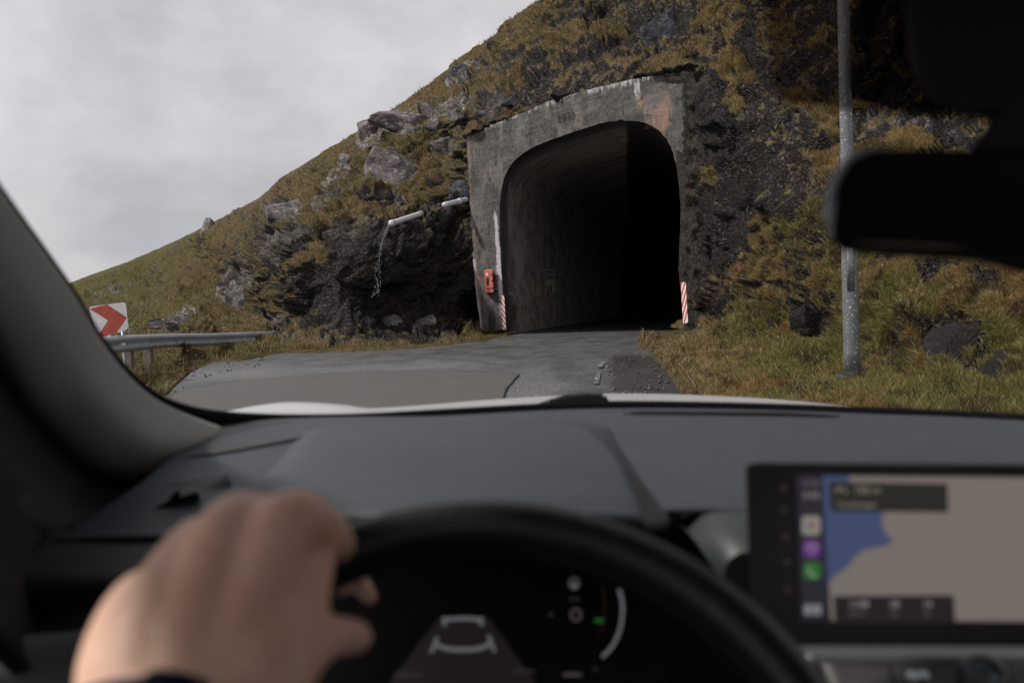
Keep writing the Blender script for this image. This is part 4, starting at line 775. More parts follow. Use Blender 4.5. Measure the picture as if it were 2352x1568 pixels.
mb = MB(); mb.tube([SP_.at(292, 735, -0.03), SP_.at(298, 765, -0.03)], 0.012, 8); mb.make('bracket', metal_mat('galvanised'), root)

# ------------------------------------------------------------------ lamp post
base = P(1958, 862, 12.0); gz = base[2]; lamp = empty('lamp_post', base); tag(lamp, 'tall galvanised lamp post with pale lichen spots standing on the grass verge', 'lamp post')
zs = np.linspace(0, 8.0, 30); mb = MB(); mb.tube([base + (0, 0, z_) for z_ in zs], np.interp(zs, [0, 1.6, 1.75, 8], [0.098, 0.094, 0.080, 0.05]), 28); mb.make('pole', metal_mat('lichen_galvanised', (0.15, 0.16, 0.165), 0.55, 0.9, 0.3), lamp, True)
mb = MB(); mb.tube([base + (-0.02, 0, -0.03), base + (-0.02, 0, 0.0)], 0.20, 20); mb.tube([base + (0, 0, 0.0), base + (0, 0, 0.05)], 0.115, 20); mb.make('base_flange', metal_mat('dark_flange', (0.12, 0.13, 0.13), 0.5), lamp)
for k in range(4):
    a = k * math.pi / 2 + 0.6; mb = MB(); c = base + (0.15 * math.cos(a), 0.15 * math.sin(a), 0); mb.tube([c, c + (0, 0, 0.05)], 0.016, 6); mb.make('anchor_bolt', metal_mat('dark_flange', (0.12, 0.13, 0.13), 0.5), lamp)
ang = [math.radians(-128 + k * 8) for k in range(7)]; mb = MB(); vs = []
for z_ in (1.03, 1.62):
    for a in ang: vs.append(base + np.array([0.0985 * math.cos(a), 0.0985 * math.sin(a), z_]))
mb.add(vs, [(i, i + 1, 8 + i, 7 + i) for i in range(6)]); o = mb.make('access_door', metal_mat('lichen_galvanised'), lamp, True); solid(o, 0.004, 1)
mb = MB()
for z_ in (1.02, 1.63): mb.tube([base + (0.100 * math.cos(a), 0.100 * math.sin(a), z_) for a in ang], 0.003, 6)
for a in (ang[0], ang[-1]): mb.tube([base + (0.100 * math.cos(a), 0.100 * math.sin(a), z_) for z_ in (1.02, 1.63)], 0.003, 6)
mb.make('door_gap', blk, lamp)
mb = MB(); tp_ = base + np.array([0, 0, 8.0]); mb.tube([tp_, tp_ + (-0.2, 0.1, 0.4), tp_ + (-0.9, 0.4, 0.55), tp_ + (-1.5, 0.7, 0.55)], 0.035, 12); mb.make('arm', metal_mat('galvanised'), lamp, True)
mb = MB(); mb.box(tp_ + (-1.75, 0.8, 0.55), 0.6, 0.25, 0.12, X=(0.9, -0.43, 0), Y=(0.43, 0.9, 0)); mod_bevel(mb.make('lamp_head', metal_mat('galvanised'), lamp), 0.03)

# ------------------------------------------------------------------ boulders and stones
def ico(sub=5):
    import bmesh; bm = bmesh.new(); bmesh.ops.create_icosphere(bm, subdivisions=sub, radius=1.0); v_ = np.array([v.co[:] for v in bm.verts]); f_ = np.array([[a.index for a in f.verts] for f in bm.faces]); bm.free(); return v_, f_
IV, IF = ico(5)
def boulder(px_, py_, rxp, ryp, depth, label, m, seed, name='boulder', cuts=15, group=None, deep=0.8, rot=0.0, sharp=0.30):
    r = np.random.default_rng(seed); v_ = IV.copy()
    for k in range(cuts):
        n = r.normal(size=3); n /= np.linalg.norm(n); h = r.uniform(0.38, 0.76); s_ = v_ @ n - h; v_ -= np.where(s_ > 0, s_, 0)[:, None] * n
    v_ -= (v_.max(0) + v_.min(0)) / 2; v_ /= np.abs(v_).max(0)
    h, e = facets(v_ * 1.7 + seed, seed); v_ += v_ * (0.05 * h - 0.03 * (1 - sm(0, .12, e)))[:, None] + 0.05 * IV * fbm(v_ * 4 + seed, 4, seed)[:, None]
    c_, s_ = math.cos(math.radians(rot)), math.sin(math.radians(rot)); x_ = v_[:, 0] * c_ - v_[:, 2] * s_; z_ = v_[:, 0] * s_ + v_[:, 2] * c_
    sx = rxp * depth / F_PX * 1.12; sz = ryp * depth / F_PX * 1.12; ce = P(px_, py_, depth)
    w_ = ce + x_[:, None] * sx * RT + z_[:, None] * sz * UP + v_[:, 1:2] * deep * (sx + sz) / 2 * FW
    o = mk(name, w_, IF, m, None, smooth=False); tag(o, label, 'rock', group); return o
bg = boulder_mat('lichened_grey_rock', 0.0, (0.92, 0.88, 0.88)); bm_ = boulder_mat('mid_grey_rock', 0.45); bk = boulder_mat('wet_black_rock', 1.0); bb = boulder_mat('blue_grey_rock', 0.35, (0.72, 0.80, 0.92)); bp = boulder_mat('pale_rock', 0.0, (1.15, 1.1, 1.08))
gr_ = 'boulders on the slope'
hd = lambda a, b, extra=0.0: float((on_hill(a, b) - CAM) @ FW) + extra
for a in [(903, 398, 56, 50, 'large angular grey boulder perched on grass above the drain pipes', bg, 3, 0),
          (1030, 341, 36, 25, 'rounded grey boulder on grass beside the upper left corner of the tunnel concrete', bg, 5, 15),
          (848, 316, 28, 36, 'upright rounded boulder with pale lichen at the left end of the skyline outcrop', bg, 8, 0),
          (934, 288, 74, 32, 'long lichen spotted outcrop block on the skyline above the big boulder', bg, 12, 15),
          (890, 338, 42, 16, 'flat grey slab lying just behind the large angular boulder', bg, 14, 25),
          (482, 540, 17, 34, 'lone pale leaning rock near the skyline of the grassy slope', bp, 17, -35),
          (648, 494, 42, 26, 'broad pale topped boulder half sunk in grass at the left rim of the slope', bp, 19, 20),
          (728, 466, 18, 15, 'small pale rock just right of the broad half sunk boulder', bp, 23, 0),
          (790, 385, 16, 34, 'narrow pale rock rib running down the grass below the skyline', bp, 27, -30),
          (838, 463, 26, 14, 'dark rock poking from the golden grass left of the upper drain pipe', bk, 29, 20),
          (1524, 78, 42, 52, 'big blue grey slab jutting from the cliff high above the tunnel', bb, 31, -45),
          (1068, 172, 42, 20, 'blue grey cracked rock near the skyline left of the tunnel roof', bb, 37, 40),
          (1072, 200, 16, 22, 'small blue grey block under the cracked skyline rock', bb, 38, 10),
          (1175, 238, 22, 16, 'blue grey stone resting above the sloping top of the tunnel concrete', bb, 41, 30),
          (1290, 222, 24, 15, 'dark split rock sitting on the top edge of the tunnel concrete', bk, 43, -20),
          (905, 743, 24, 18, 'grey triangular stone at the foot of the wet black rock face', bm_, 47, 20),
          (975, 742, 26, 20, 'grey block at the foot of the rock face nearer the tunnel', bm_, 53, 0),
          (1062, 440, 24, 22, 'smooth slate coloured rock tucked beside the concrete above the pipe', bb, 57, 0),
          (545, 690, 34, 30, 'rough grey rock in the bank above the end of the crash barrier', bm_, 61, 30),
          (430, 745, 44, 24, 'cracked grey ledge just above the crash barrier', bm_, 67, 15),
          (370, 752, 34, 18, 'low grey rock right of the red arrow sign', bm_, 68, 10),
          (632, 778, 20, 18, 'pale broken rock at the end of the crash barrier', bg, 71, 0),
          (655, 612, 36, 24, 'lichened grey rock in the middle of the left bank', bm_, 77, 30),
          (2195, 806, 66, 62, 'large black rock overhung with grass behind the lamp post', bk, 73, 0),
          (2310, 850, 60, 44, 'black rock beside the large one at the far right of the verge', bk, 79, 0),
          (1868, 745, 46, 40, 'wet black rock with white flecks left of the lamp post', bk, 83, 10),
          (1640, 765, 20, 11, 'small dark stone in the grass near the right marker board', bk, 89, 0),
          (1800, 812, 13, 12, 'small dark stone between the tunnel and the lamp post', bk, 91, 0),
          (1836, 905, 9, 7, 'little dark stone in the mown verge in front of the lamp post', bk, 97, 0)]:
    x_, y_, rx, ry, lab, mm_, sd_, rt_ = a
    boulder(x_, y_, rx, ry, hd(x_, y_, 0.02) - 0.25 * (rx + ry) / 2 * hd(x_, y_) / F_PX + (0.16 if x_ > 1850 else 0), lab, mm_, sd_, group=gr_, rot=rt_)
boulder(482, 804, 19, 7, 26.5, 'flat grey stone lying under the crash barrier', bg, 101, group=gr_)
boulder(1905, 872, 34, 5, 12.3, 'flat weathered brown slab lying in grass at the foot of the lamp post', plain('weathered_slab', (0.16, 0.13, 0.10), 0.9, var=(9, 0.4)), 103, name='stone_slab', cuts=8, rot=-4)
# scattered gravel along the road edges, one mass
r_ = np.random.default_rng(9); mb = MB(); iv, if_ = ico(1)
for k in range(520):
    if k < 330: x_ = r_.uniform(1390, 1640); y_ = r_.uniform(800, 935)
    elif k < 420: x_ = r_.uniform(380, 620); y_ = np.interp(x_, BOT[:, 0], BOT[:, 1]) + r_.uniform(-2, 24)
    else: x_ = r_.uniform(620, 1150); y_ = np.interp(x_, BOT[:, 0], BOT[:, 1]) + r_.normal(0, 3)
    c = G(x_, y_, 0.015); s_ = 0.010 + 0.03 * r_.random() ** 3; jit = 1 + 0.3 * r_.normal(size=(len(iv), 1)); mb.add(c + iv * jit * (s_, s_, s_ * 0.6), if_)
o = mb.make('gravel', plain('gravel_stone', (0.055, 0.05, 0.048), 0.7, var=(3, 0.8))); tag(o, kind='stuff')

#@@CAR@@
# ------------------------------------------------------------------ the car we sit in
def dash_mat():
    def f(t, b, o):
        n = t.noise(900, 2, 0.5); c = t.mix(t.ramp(t.noise(14, 4, 0.6), [(0.3, 0.0), (0.7, 1.0)]), (0.032, 0.038, 0.048), (0.038, 0.045, 0.056)); t.link(c, b.inputs['Base Color'])
        b.inputs['Roughness'].default_value = 0.5; b.inputs['Specular IOR Level'].default_value = 0.4; t.link(t.bump(n, 0.0006), b.inputs['Normal'])
    return mat('grained_dash_plastic', f)
DM = dash_mat(); BLK = plain('black_interior', (0.012, 0.0085, 0.010), 0.55, spec=0.25); BLKG = plain('gloss_black', (0.006, 0.005, 0.006), 0.3, spec=0.2)
GREY = plain('silver_grey_trim', (0.05, 0.056, 0.062), 0.45); TRIM = plain('pale_pillar_trim', (0.235, 0.232, 0.215), 0.8, spec=0.2); LINER = plain('headliner_cloth', (0.10, 0.095, 0.09), 0.95)
PAINT = plain('white_car_paint', (0.44, 0.44, 0.445), 0.25, spec=0.6)
def CC_(x, y, z): return CAM + RT * x + FW * y + UP * z          # metres right, forward, up from the eye
car = empty('car', (0.3, 0.6, 0.0)); tag(car, 'white left hand drive car seen from the driver seat with dark dashboard and map screen', 'car')
# bonnet
hood = loft('bonnet', [[(430, 985, 1.45), (640, 975, 1.50), (900, 975, 1.56), (1350, 965, 1.6), (1700, 965, 1.6), (2000, 975, 1.58), (2400, 1000, 1.5)],
                       [(440, 966, 1.62), (560, 946, 1.68), (820, 947, 1.75), (1000, 938, 1.8), (1350, 922, 1.82), (1700, 926, 1.82), (1950, 938, 1.76), (2400, 985, 1.6)],
                       [(455, 957, 1.80), (620, 927, 1.88), (700, 923, 1.9), (790, 929, 1.93), (850, 937, 1.97), (960, 931, 2.05), (1150, 916, 2.1), (1350, 905, 2.15), (1500, 904, 2.15), (1700, 912, 2.1), (1880, 927, 2.0), (2050, 946, 1.9), (2400, 990, 1.75)],
                       [(460, 975, 2.1), (640, 950, 2.3), (850, 952, 2.4), (1350, 930, 2.5), (1700, 935, 2.45), (2050, 972, 2.2), (2400, 1010, 2.0)],
                       [(480, 1060, 2.4), (700, 1060, 2.65), (1200, 1060, 2.75), (1700, 1060, 2.7), (2100, 1080, 2.4), (2400, 1100, 2.1)]], 90, 30, PAINT, car, 0.01)
mb = MB(); mb.add([CC_(-0.75, 1.55, -.45), CC_(1.25, 1.55, -.45), CC_(1.25, 2.55, -.5), CC_(-0.75, 2.55, -.5), CC_(-0.75, 1.55, -1.1), CC_(1.25, 1.55, -1.1), CC_(1.25, 2.55, -1.1), CC_(-0.75, 2.55, -1.1)], [(0, 1, 2, 3), (4, 7, 6, 5), (0, 4, 5, 1), (1, 5, 6, 2), (2, 6, 7, 3), (3, 7, 4, 0)])
mb.make('front_body', PAINT, car)
loft('scuttle', [[(380, 990, 1.20), (640, 985, 1.34), (1000, 965, 1.40), (1400, 945, 1.46), (1800, 948, 1.46), (2352, 975, 1.38), (2900, 1015, 1.2)], [(380, 966, 1.32), (560, 957, 1.48), (1000, 944, 1.6), (1400, 922, 1.64), (1800, 930, 1.64), (2352, 954, 1.56), (2900, 1000, 1.4)]], 60, 6, BLK, car, 0.01)
mb = MB(); wq = [(1225, 938, 1.60), (1265, 925, 1.60), (1300, 914, 1.62), (1345, 910, 1.62), (1385, 912, 1.62), (1392, 926, 1.62)]
for a, b in zip(wq[:-1], wq[1:]): mb.tube([P(*a), P(*b)], 0.006, 8)
mb.prism([P(x_, y_, 1.60) for x_, y_ in [(1230, 944), (1268, 926), (1300, 914), (1345, 910), (1390, 912), (1396, 945)]], [P(x_, y_, 1.66) for x_, y_ in [(1230, 944), (1268, 926), (1300, 914), (1345, 910), (1390, 912), (1396, 945)]])
mb.make('wiper', BLK, car)
# windscreen and its surround
def glassm(name, col):
    m = bpy.data.materials.new(name); m.use_nodes = True; t = m.node_tree; t.nodes.clear(); o = t.nodes.new('ShaderNodeOutputMaterial'); b = t.nodes.new('ShaderNodeBsdfTransparent'); b.inputs[0].default_value = (*col, 1); t.links.new(b.outputs[0], o.inputs[0]); return m
GL = glassm('clear_glass', (0.97, 0.975, 0.975))
wr0 = [(-150, 250, .66), (0, 450, .82), (150, 662, .97), (280, 850, 1.10), (400, 950, 1.22), (640, 966, 1.36), (1000, 955, 1.42), (1400, 935, 1.47), (1800, 942, 1.47), (2352, 968, 1.38), (2900, 1010, 1.15)]
wr1 = [(-180, 100, .60), (100, 160, .74), (400, 240, .85), (700, 300, .95), (950, 320, 1.0), (1150, 320, 1.02), (1300, 320, 1.03), (1500, 320, 1.03), (1900, 320, 1.01), (2400, 340, .98), (3000, 400, .9)]
wr2 = [(-250, -300, .50), (100, -330, .56), (400, -340, .6), (700, -340, .62), (950, -340, .62), (1150, -340, .62), (1300, -340, .62), (1500, -340, .62), (1900, -340, .62), (2500, -320, .61), (3300, -280, .58)]
loft('windscreen', [wr0, wr1, wr2], 60, 24, GL, car)
seal = crom([(-160, 225, .64), (0, 449, .80), (150, 657, .95), (215, 763, 1.02), (280, 846, 1.08), (340, 902, 1.14), (410, 936, 1.20), (500, 955, 1.27), (650, 962, 1.35), (820, 960, 1.38), (1000, 950, 1.40), (1200, 938, 1.44), (1400, 930, 1.46), (1700, 934, 1.46), (2000, 945, 1.43), (2352, 962, 1.38), (2900, 1000, 1.15)], 160)
mb = MB(); mb.tube(P(seal[:, 0], seal[:, 1] + 3, seal[:, 2]), np.interp(np.arange(160), [0, 40, 70, 110, 159], [.006, .007, .009, .0085, .009]), 10); mb.make('windscreen_seal', plain('rubber_seal', (0.006, 0.005, 0.006), 0.9, spec=0.05), car, True)
# left pillar
def off(l, dx, dy, dd): return [(a + dx, b + dy, c + dd) for a, b, c in l]
pg = [(-170, 210, .60), (-4, 455, .78), (146, 664, .93), (212, 772, 1.0), (276, 856, 1.06), (336, 912, 1.11), (400, 948, 1.16), (508, 988, 1.23)]
pil = loft('pillar_trim', [off(pg, -2, 3, .02), off(pg, -6, 8, -.005), [(-210, 270, .56), (-50, 520, .74), (100, 745, .89), (165, 840, .96), (228, 920, 1.01), (288, 975, 1.06), (358, 1015, 1.11), (478, 1018, 1.2)],
           [(-250, 340, .555), (-95, 600, .74), (45, 840, .90), (110, 930, .97), (180, 1005, 1.03), (246, 1055, 1.08), (325, 1078, 1.13), (455, 1048, 1.20)],
           [(-262, 372, .60), (-112, 640, .79), (22, 880, .95), (88, 968, 1.02), (160, 1042, 1.08), (232, 1090, 1.13), (312, 1104, 1.17), (447, 1066, 1.23)]], 70, 40, TRIM, car, 0.006)
loft('door_frame_shade', [[(-258, 355, .59), (-108, 620, .78), (28, 862, .94), (94, 950, 1.01), (165, 1024, 1.07), (236, 1073, 1.12), (316, 1090, 1.16), (450, 1055, 1.22)],  # dark piece paints the pillar's fade into shade, over the door frame
           [(-330, 520, .60), (-190, 790, .76), (-30, 990, .90), (50, 1060, .97), (125, 1115, 1.03), (200, 1150, 1.08), (290, 1150, 1.12), (430, 1085, 1.2)],
           [(-360, 700, .55), (-220, 950, .66), (-60, 1120, .78), (30, 1170, .85), (100, 1200, .90), (180, 1220, .95), (270, 1200, 1.0), (400, 1120, 1.12)],
           [(-380, 900, .60), (-260, 1100, .70), (-90, 1260, .82), (10, 1280, .88), (90, 1290, .93), (160, 1290, .98), (240, 1260, 1.02), (380, 1160, 1.14)]], 60, 30, plain('door_frame_shade_trim', (0.030, 0.024, 0.024), 0.8, spec=0.2), car, 0.006)
# body shell: roof, sides, back, floor (the light comes in through the openings it leaves)
def shell(name, c, sx, sy, sz, m=BLK, par=car, bev=0.02):
    mb = MB(); mb.box(CC_(*c), sx, sy, sz, X=RT, Y=FW, Z=UP); o = mb.make(name, m, par); 
    if bev: mod_bevel(o, bev)
    return o
shell('roof', (0.38, -0.55, 0.33), 1.55, 2.25, 0.05, LINER)
shell('door', (-0.50, -0.10, -0.66), 0.07, 1.7, 0.84); shell('door', (1.22, -0.10, -0.66), 0.07, 1.7, 0.84)
shell('side_panel', (-0.50, -1.35, -0.35), 0.07, 0.9, 1.40); shell('side_panel', (1.22, -1.35, -0.35), 0.07, 0.9, 1.40)
shell('centre_pillar', (-0.50, -0.55, 0.02), 0.07, 0.16, 0.60); shell('centre_pillar', (1.22, -0.55, 0.02), 0.07, 0.16, 0.60)
shell('rear_panel', (0.36, -1.80, -0.55), 1.65, 0.06, 1.05); shell('floor_pan', (0.36, -0.3, -1.12), 1.75, 2.9, 0.05)
shell('roof_rail', (-0.46, -0.3, 0.285), 0.10, 1.7, 0.06, LINER); shell('roof_rail', (1.20, -0.3, 0.285), 0.10, 1.7, 0.06, LINER)
shell('bulkhead', (0.36, 1.12, -0.75), 1.75, 0.05, 0.75)
for nm, x_ in (('driver_seat', -0.02), ('passenger_seat', 0.74)):  # unseen seats, all added to block light from the rear
    mb = MB(); mb.box(CC_(x_, -.42, -.42), .50, .14, .72, X=RT, Y=FW, Z=UP); mb.box(CC_(x_, -.46, .06), .27, .10, .22, X=RT, Y=FW, Z=UP); mb.box(CC_(x_, -.12, -.80), .50, .52, .14, X=RT, Y=FW, Z=UP); mod_bevel(mb.make(nm, plain('seat_cloth', (0.02, 0.02, 0.022), 0.9), car), 0.04, 3)
mb = MB(); mb.box(CC_(0.36, -1.1, -.35), 1.3, .16, .62, X=RT, Y=FW, Z=UP); mod_bevel(mb.make('rear_seat', plain('seat_cloth', (0.02, 0.02, 0.022), 0.9), car), 0.04, 3)
# right pillar (outside the frame)
mb = MB(); mb.tube([CC_(1.15, 0.2, 0.28), CC_(1.18, .7, .05), CC_(1.22, 1.15, -.13)], 0.05, 12); mb.make('pillar_trim', TRIM, car, True)
loft('door_shoulder', [[(-300, 700, .62), (-60, 1010, .80), (60, 1150, .92), (200, 1215, 1.02)], [(-300, 980, .52), (-120, 1180, .66), (0, 1300, .76), (90, 1370, .84)], [(-300, 1300, .44), (-140, 1420, .52), (-30, 1500, .58), (40, 1560, .64)]], 30, 12, BLK, car, 0.01)
# dashboard
dash = loft('dashboard', [[(420, 992, 1.24), (640, 972, 1.33), (1000, 962, 1.40), (1400, 946, 1.45), (1800, 950, 1.45), (2352, 975, 1.37), (2900, 1015, 1.2)],
                          [(400, 1045, 1.15), (640, 1015, 1.2), (1000, 1000, 1.24), (1400, 988, 1.28), (1800, 990, 1.28), (2352, 1012, 1.22), (2900, 1060, 1.05)],
                          [(330, 1115, 1.02), (560, 1100, 1.02), (1000, 1100, 1.02), (1400, 1085, 1.03), (1800, 1070, 1.04), (2352, 1085, 1.0), (2900, 1130, .9)],
                          [(230, 1185, .94), (500, 1180, .90), (1000, 1200, .86), (1400, 1160, .90), (1800, 1140, .92), (2352, 1150, .90), (2900, 1200, .8)],
                          [(120, 1255, .86), (430, 1250, .82), (1000, 1300, .86), (1400, 1195, .86), (1800, 1186, .87), (2352, 1190, .86), (2900, 1230, .78)]], 110, 50, DM, car, 0.006)
loft('lower_dash', [[(120, 1240, .90), (430, 1235, .86), (560, 1230, .85)], [(40, 1330, .80), (300, 1330, .76), (540, 1330, .76)], [(10, 1400, .78), (280, 1400, .74), (540, 1400, .74)], [(-60, 1700, .80), (260, 1700, .80), (540, 1700, .80)]], 30, 16, plain('dark_dash', (0.020, 0.018, 0.021), 0.6), car, 0.01)
loft('knee_panel', [[(-80, 1500, .66), (120, 1488, .68), (340, 1462, .70)], [(-80, 1520, .64), (120, 1508, .66), (340, 1480, .68)], [(-80, 1590, .63), (120, 1590, .65), (340, 1590, .67)], [(-80, 1610, .70), (120, 1610, .72), (340, 1610, .74)]], 24, 14, plain('soft_grey_panel', (0.055, 0.060, 0.060), 0.7), car, 0.01)
# demister grille strip and corner speaker grille
sg = loft('speaker_grille', [[(500, 988, 1.23), (600, 975, 1.28), (720, 968, 1.33), (800, 966, 1.35)], [(465, 1020, 1.17), (560, 1004, 1.22), (690, 992, 1.25), (765, 985, 1.28)], [(425, 1052, 1.11), (520, 1040, 1.12), (660, 1014, 1.17), (745, 1000, 1.21)]], 60, 20, None, car)
def grille(t, b, o):
    f_ = t.m('FRACT', t.m('MULTIPLY', t.n('ShaderNodeSeparateXYZ', {0: t.mapping((1, 1, 1), rot=(0, 0, 0.6))}).outputs[0], 110)); b.inputs['Roughness'].default_value = 0.6
    t.link(t.mix(t.ramp(f_, [(0.4, 0.0), (0.6, 1.0)]), (0.010, 0.009, 0.010), (0.050, 0.052, 0.056)), b.inputs['Base Color'])
sg.data.materials.append(mat('ribbed_grille', grille))
sg.location = tuple(np.array(sg.location) + UP * 0.002)
mb = MB(); q = crom([(1432, 958, 1.38), (1600, 958, 1.38), (1800, 959, 1.38), (1930, 961, 1.37)], 20); v0 = P(q[:, 0], q[:, 1] - 1, q[:, 2]); mb.tube(v0 + UP * 0.003, np.interp(np.arange(20), [0, 2, 12, 19], [.0045, .0055, .0045, .001]), 8); mb.make('demister_slot', BLK, car, True)
# binnacle hood over the instruments
loft('binnacle', [[(700, 996, 1.24), (790, 982, 1.25), (1080, 975, 1.26), (1290, 975, 1.25), (1350, 980, 1.24), (1392, 984, 1.26)],
                  [(640, 1068, 1.04), (735, 1050, .94), (1080, 1040, .92), (1375, 1046, .93), (1400, 1054, .95), (1455, 1070, 1.09)],
                  [(585, 1135, .88), (680, 1130, .75), (1080, 1125, .71), (1415, 1130, .74), (1442, 1142, .78), (1515, 1140, .98)],
                  [(556, 1170, .82), (640, 1174, .70), (1080, 1178, .65), (1432, 1180, .68), (1462, 1188, .73), (1550, 1176, .93)],
                  [(560, 1192, .82), (640, 1190, .705), (1080, 1192, .655), (1434, 1196, .685), (1475, 1208, .74), (1556, 1200, .93)],
                  [(590, 1210, .90), (660, 1210, .90), (1080, 1210, .92), (1440, 1215, .92), (1500, 1220, .92), (1550, 1210, .94)]], 90, 50, DM, car, 0.004)
mb = MB(); mb.prism([P(x_, y_, .86) for x_, y_ in [(520, 1190), (1556, 1192), (1640, 1300), (1760, 1700), (500, 1760)]], [P(x_, y_, 1.0) for x_, y_ in [(520, 1190), (1556, 1192), (1640, 1300), (1760, 1700), (500, 1760)]]); mb.make('cluster_housing', BLK, car)
# hollow crease lines in the dash left of the hood
# left air vent
loft('side_vent_bezel', [[(170, 1215, .93), (300, 1155, .99), (430, 1112, 1.0), (522, 1094, 1.0)], [(160, 1240, .90), (300, 1195, .95), (440, 1150, .965), (530, 1104, .985)], [(165, 1262, .89), (300, 1226, .92), (440, 1168, .95), (524, 1118, .98)]], 30, 12, plain('vent_grey', (0.045, 0.048, 0.054), 0.45), car, 0.008)
mb = MB(); a = [(195, 1225), (330, 1180), (385, 1150), (400, 1128), (416, 1126), (412, 1140), (452, 1128), (460, 1138), (430, 1152), (400, 1172), (340, 1205), (205, 1245)]
mb.prism([P(x_, y_, .915) for x_, y_ in a], [P(x_, y_, .95) for x_, y_ in a]); mb.make('side_vent', BLK, car)
# centre: silver fascia under the dash edge, with the round air vent
loft('centre_fascia', [[(1562, 1200, .90), (1650, 1192, .86), (1760, 1190, .84)], [(1618, 1260, .84), (1690, 1260, .81), (1790, 1260, .80)], [(1685, 1360, .80), (1725, 1370, .78), (1800, 1380, .78)], [(1700, 1500, .80), (1750, 1500, .78), (1830, 1500, .77)]], 24, 20, plain('fascia_grey', (0.022, 0.025, 0.028), 0.5), car, 0.008)
mb = MB(); mb.tube([P(1716, 1320, .755), P(1720, 1318, .80)], 0.017, 24); o = mb.make('round_vent', plain('vent_black', (0.006, 0.005, 0.006), 0.9, spec=0.05), car)
loft('centre_panel', [[(1830, 1484, .74), (2100, 1486, .73), (2500, 1490, .72), (2900, 1494, .70)], [(1850, 1516, .70), (2100, 1518, .69), (2500, 1522, .68), (2900, 1526, .66)], [(1860, 1524, .71), (2100, 1526, .70), (2500, 1530, .69), (2900, 1534, .66)]], 40, 12, plain('satin_band', (0.055, 0.060, 0.060), 0.4), car, 0.006)
kp = loft('switch_panel', [[(1880, 1524, .70), (2200, 1526, .69), (2900, 1534, .66)], [(1930, 1640, .66), (2200, 1640, .65), (2900, 1640, .62)]], 20, 8, plain('switch_panel_grey', (0.032, 0.030, 0.030), 0.5), car, 0.006)
for x_, w_ in ((2095, 15), (2120, 15), (2245, 16)):
    mb = MB(); mb.tube([P(x_, 1652 - 100, .685), P(x_ + .3, 1552, .675)], 0.004 if w_ < 16 else 0.0045, 16); mb.make('switch_icon', emit('pale_icon', (0.5, 0.55, 0.58), 0.22), kp, True)
for x_ in (2040, 2165): 
    mb = MB(); mb.tube([P(x_, 1528, .688), P(x_ + 24, 1600, .66)], 0.0016, 6); mb.make('switch_gap', BLK, kp)
kc = P(2258, 1560, .655); ka = (CAM - kc) / np.linalg.norm(CAM - kc); mb = MB(); mb.tube([kc - ka * 0.03, kc - ka * 0.002, kc + ka * 0.012, kc + ka * 0.014], [0.0165, 0.0165, 0.0145, 0.010], 28); mb.make('volume_knob', plain('knob_black', (0.02, 0.02, 0.021), 0.3), car, True)
mb = MB(); mb.tube([kc + ka * 0.0135 - RT * 0.001 + UP * 0.001, kc + ka * 0.016 - RT * 0.001 + UP * 0.001], 0.0105, 24); mb.make('knob_face', plain('knob_face', (0.10, 0.12, 0.12), 0.35), car, True)
# touch screen
SC = Plane(P(1717, 1064, .655), P(2500, 1066, .63), P(1730, 1478, .635))
scr = empty('touchscreen', SC.at(2100, 1478)); scr.parent = car; scr.location = tuple(SC.at(2100, 1478) - np.array(car.location))
def flat(plane, q, off_, th, name, m, par, bev=0): return plate(plane, q, off_, th, name, m, par, bev)
flat(SC, [(1712, 1075), (1718, 1066), (1732, 1062), (2700, 1068), (2700, 1484), (1740, 1481), (1730, 1474), (1727, 1465)], -0.02, 0.02, 'bezel', BLKG, scr, 0.002)
MAPL = emit('map_land', (0.66, 0.545, 0.50), 0.24); MAPB = emit('map_water', (0.14, 0.20, 0.48), 0.26)
flat(SC, [(1892, 1092), (2640, 1098), (2640, 1428), (1908, 1424)], 0.0005, 0.0005, 'map', MAPL, scr)
flat(SC, [(1889, 1091), (1948, 1092), (1954, 1110), (1990, 1130), (2030, 1165), (2026, 1200), (2032, 1222), (2052, 1240), (2038, 1252), (1985, 1262), (1962, 1280), (1950, 1298), (1915, 1325), (1901, 1345)], 0.0012, 0.0004, 'map_sea', MAPB, scr)
flat(SC, [(1830, 1090), (1888, 1091), (1904, 1426), (1842, 1424)], 0.0005, 0.0004, 'side_bar', emit('side_bar', (0.030, 0.022, 0.045), 0.35), scr)
flat(SC, [(1904, 1106), (2176, 1110), (2178, 1176), (1908, 1173)], 0.002, 0.0005, 'direction_card', emit('card_black', (0.02, 0.018, 0.012), 0.4), scr, 0.0)
flat(SC, [(1914, 1368), (2190, 1366), (2194, 1430), (1918, 1430)], 0.002, 0.0005, 'arrival_card', emit('card_dark', (0.016, 0.008, 0.012), 0.4), scr, 0.0)
def rrect(x0, y0, x1, y1, r):
    o = []
    for cx_, cy_, a0 in ((x1 - r, y0 + r, -90), (x1 - r, y1 - r, 0), (x0 + r, y1 - r, 90), (x0 + r, y0 + r, 180)):
        for k in range(5): a = math.radians(a0 + k * 22.5); o.append((cx_ + r * math.cos(a), cy_ + r * math.sin(a)))
    return o
def icon(x0, y0, x1, y1, m, name='app_icon', label=None):
    o = flat(SC, rrect(x0, y0, x1, y1, 9), 0.0016, 0.0005, name, m, scr)
    if label: o['label'] = label
    return o
ic1 = icon(1842, 1184, 1884, 1228, emit('icon_white', (0.62, 0.58, 0.54), 0.34), label='white icon with a coloured pinwheel')
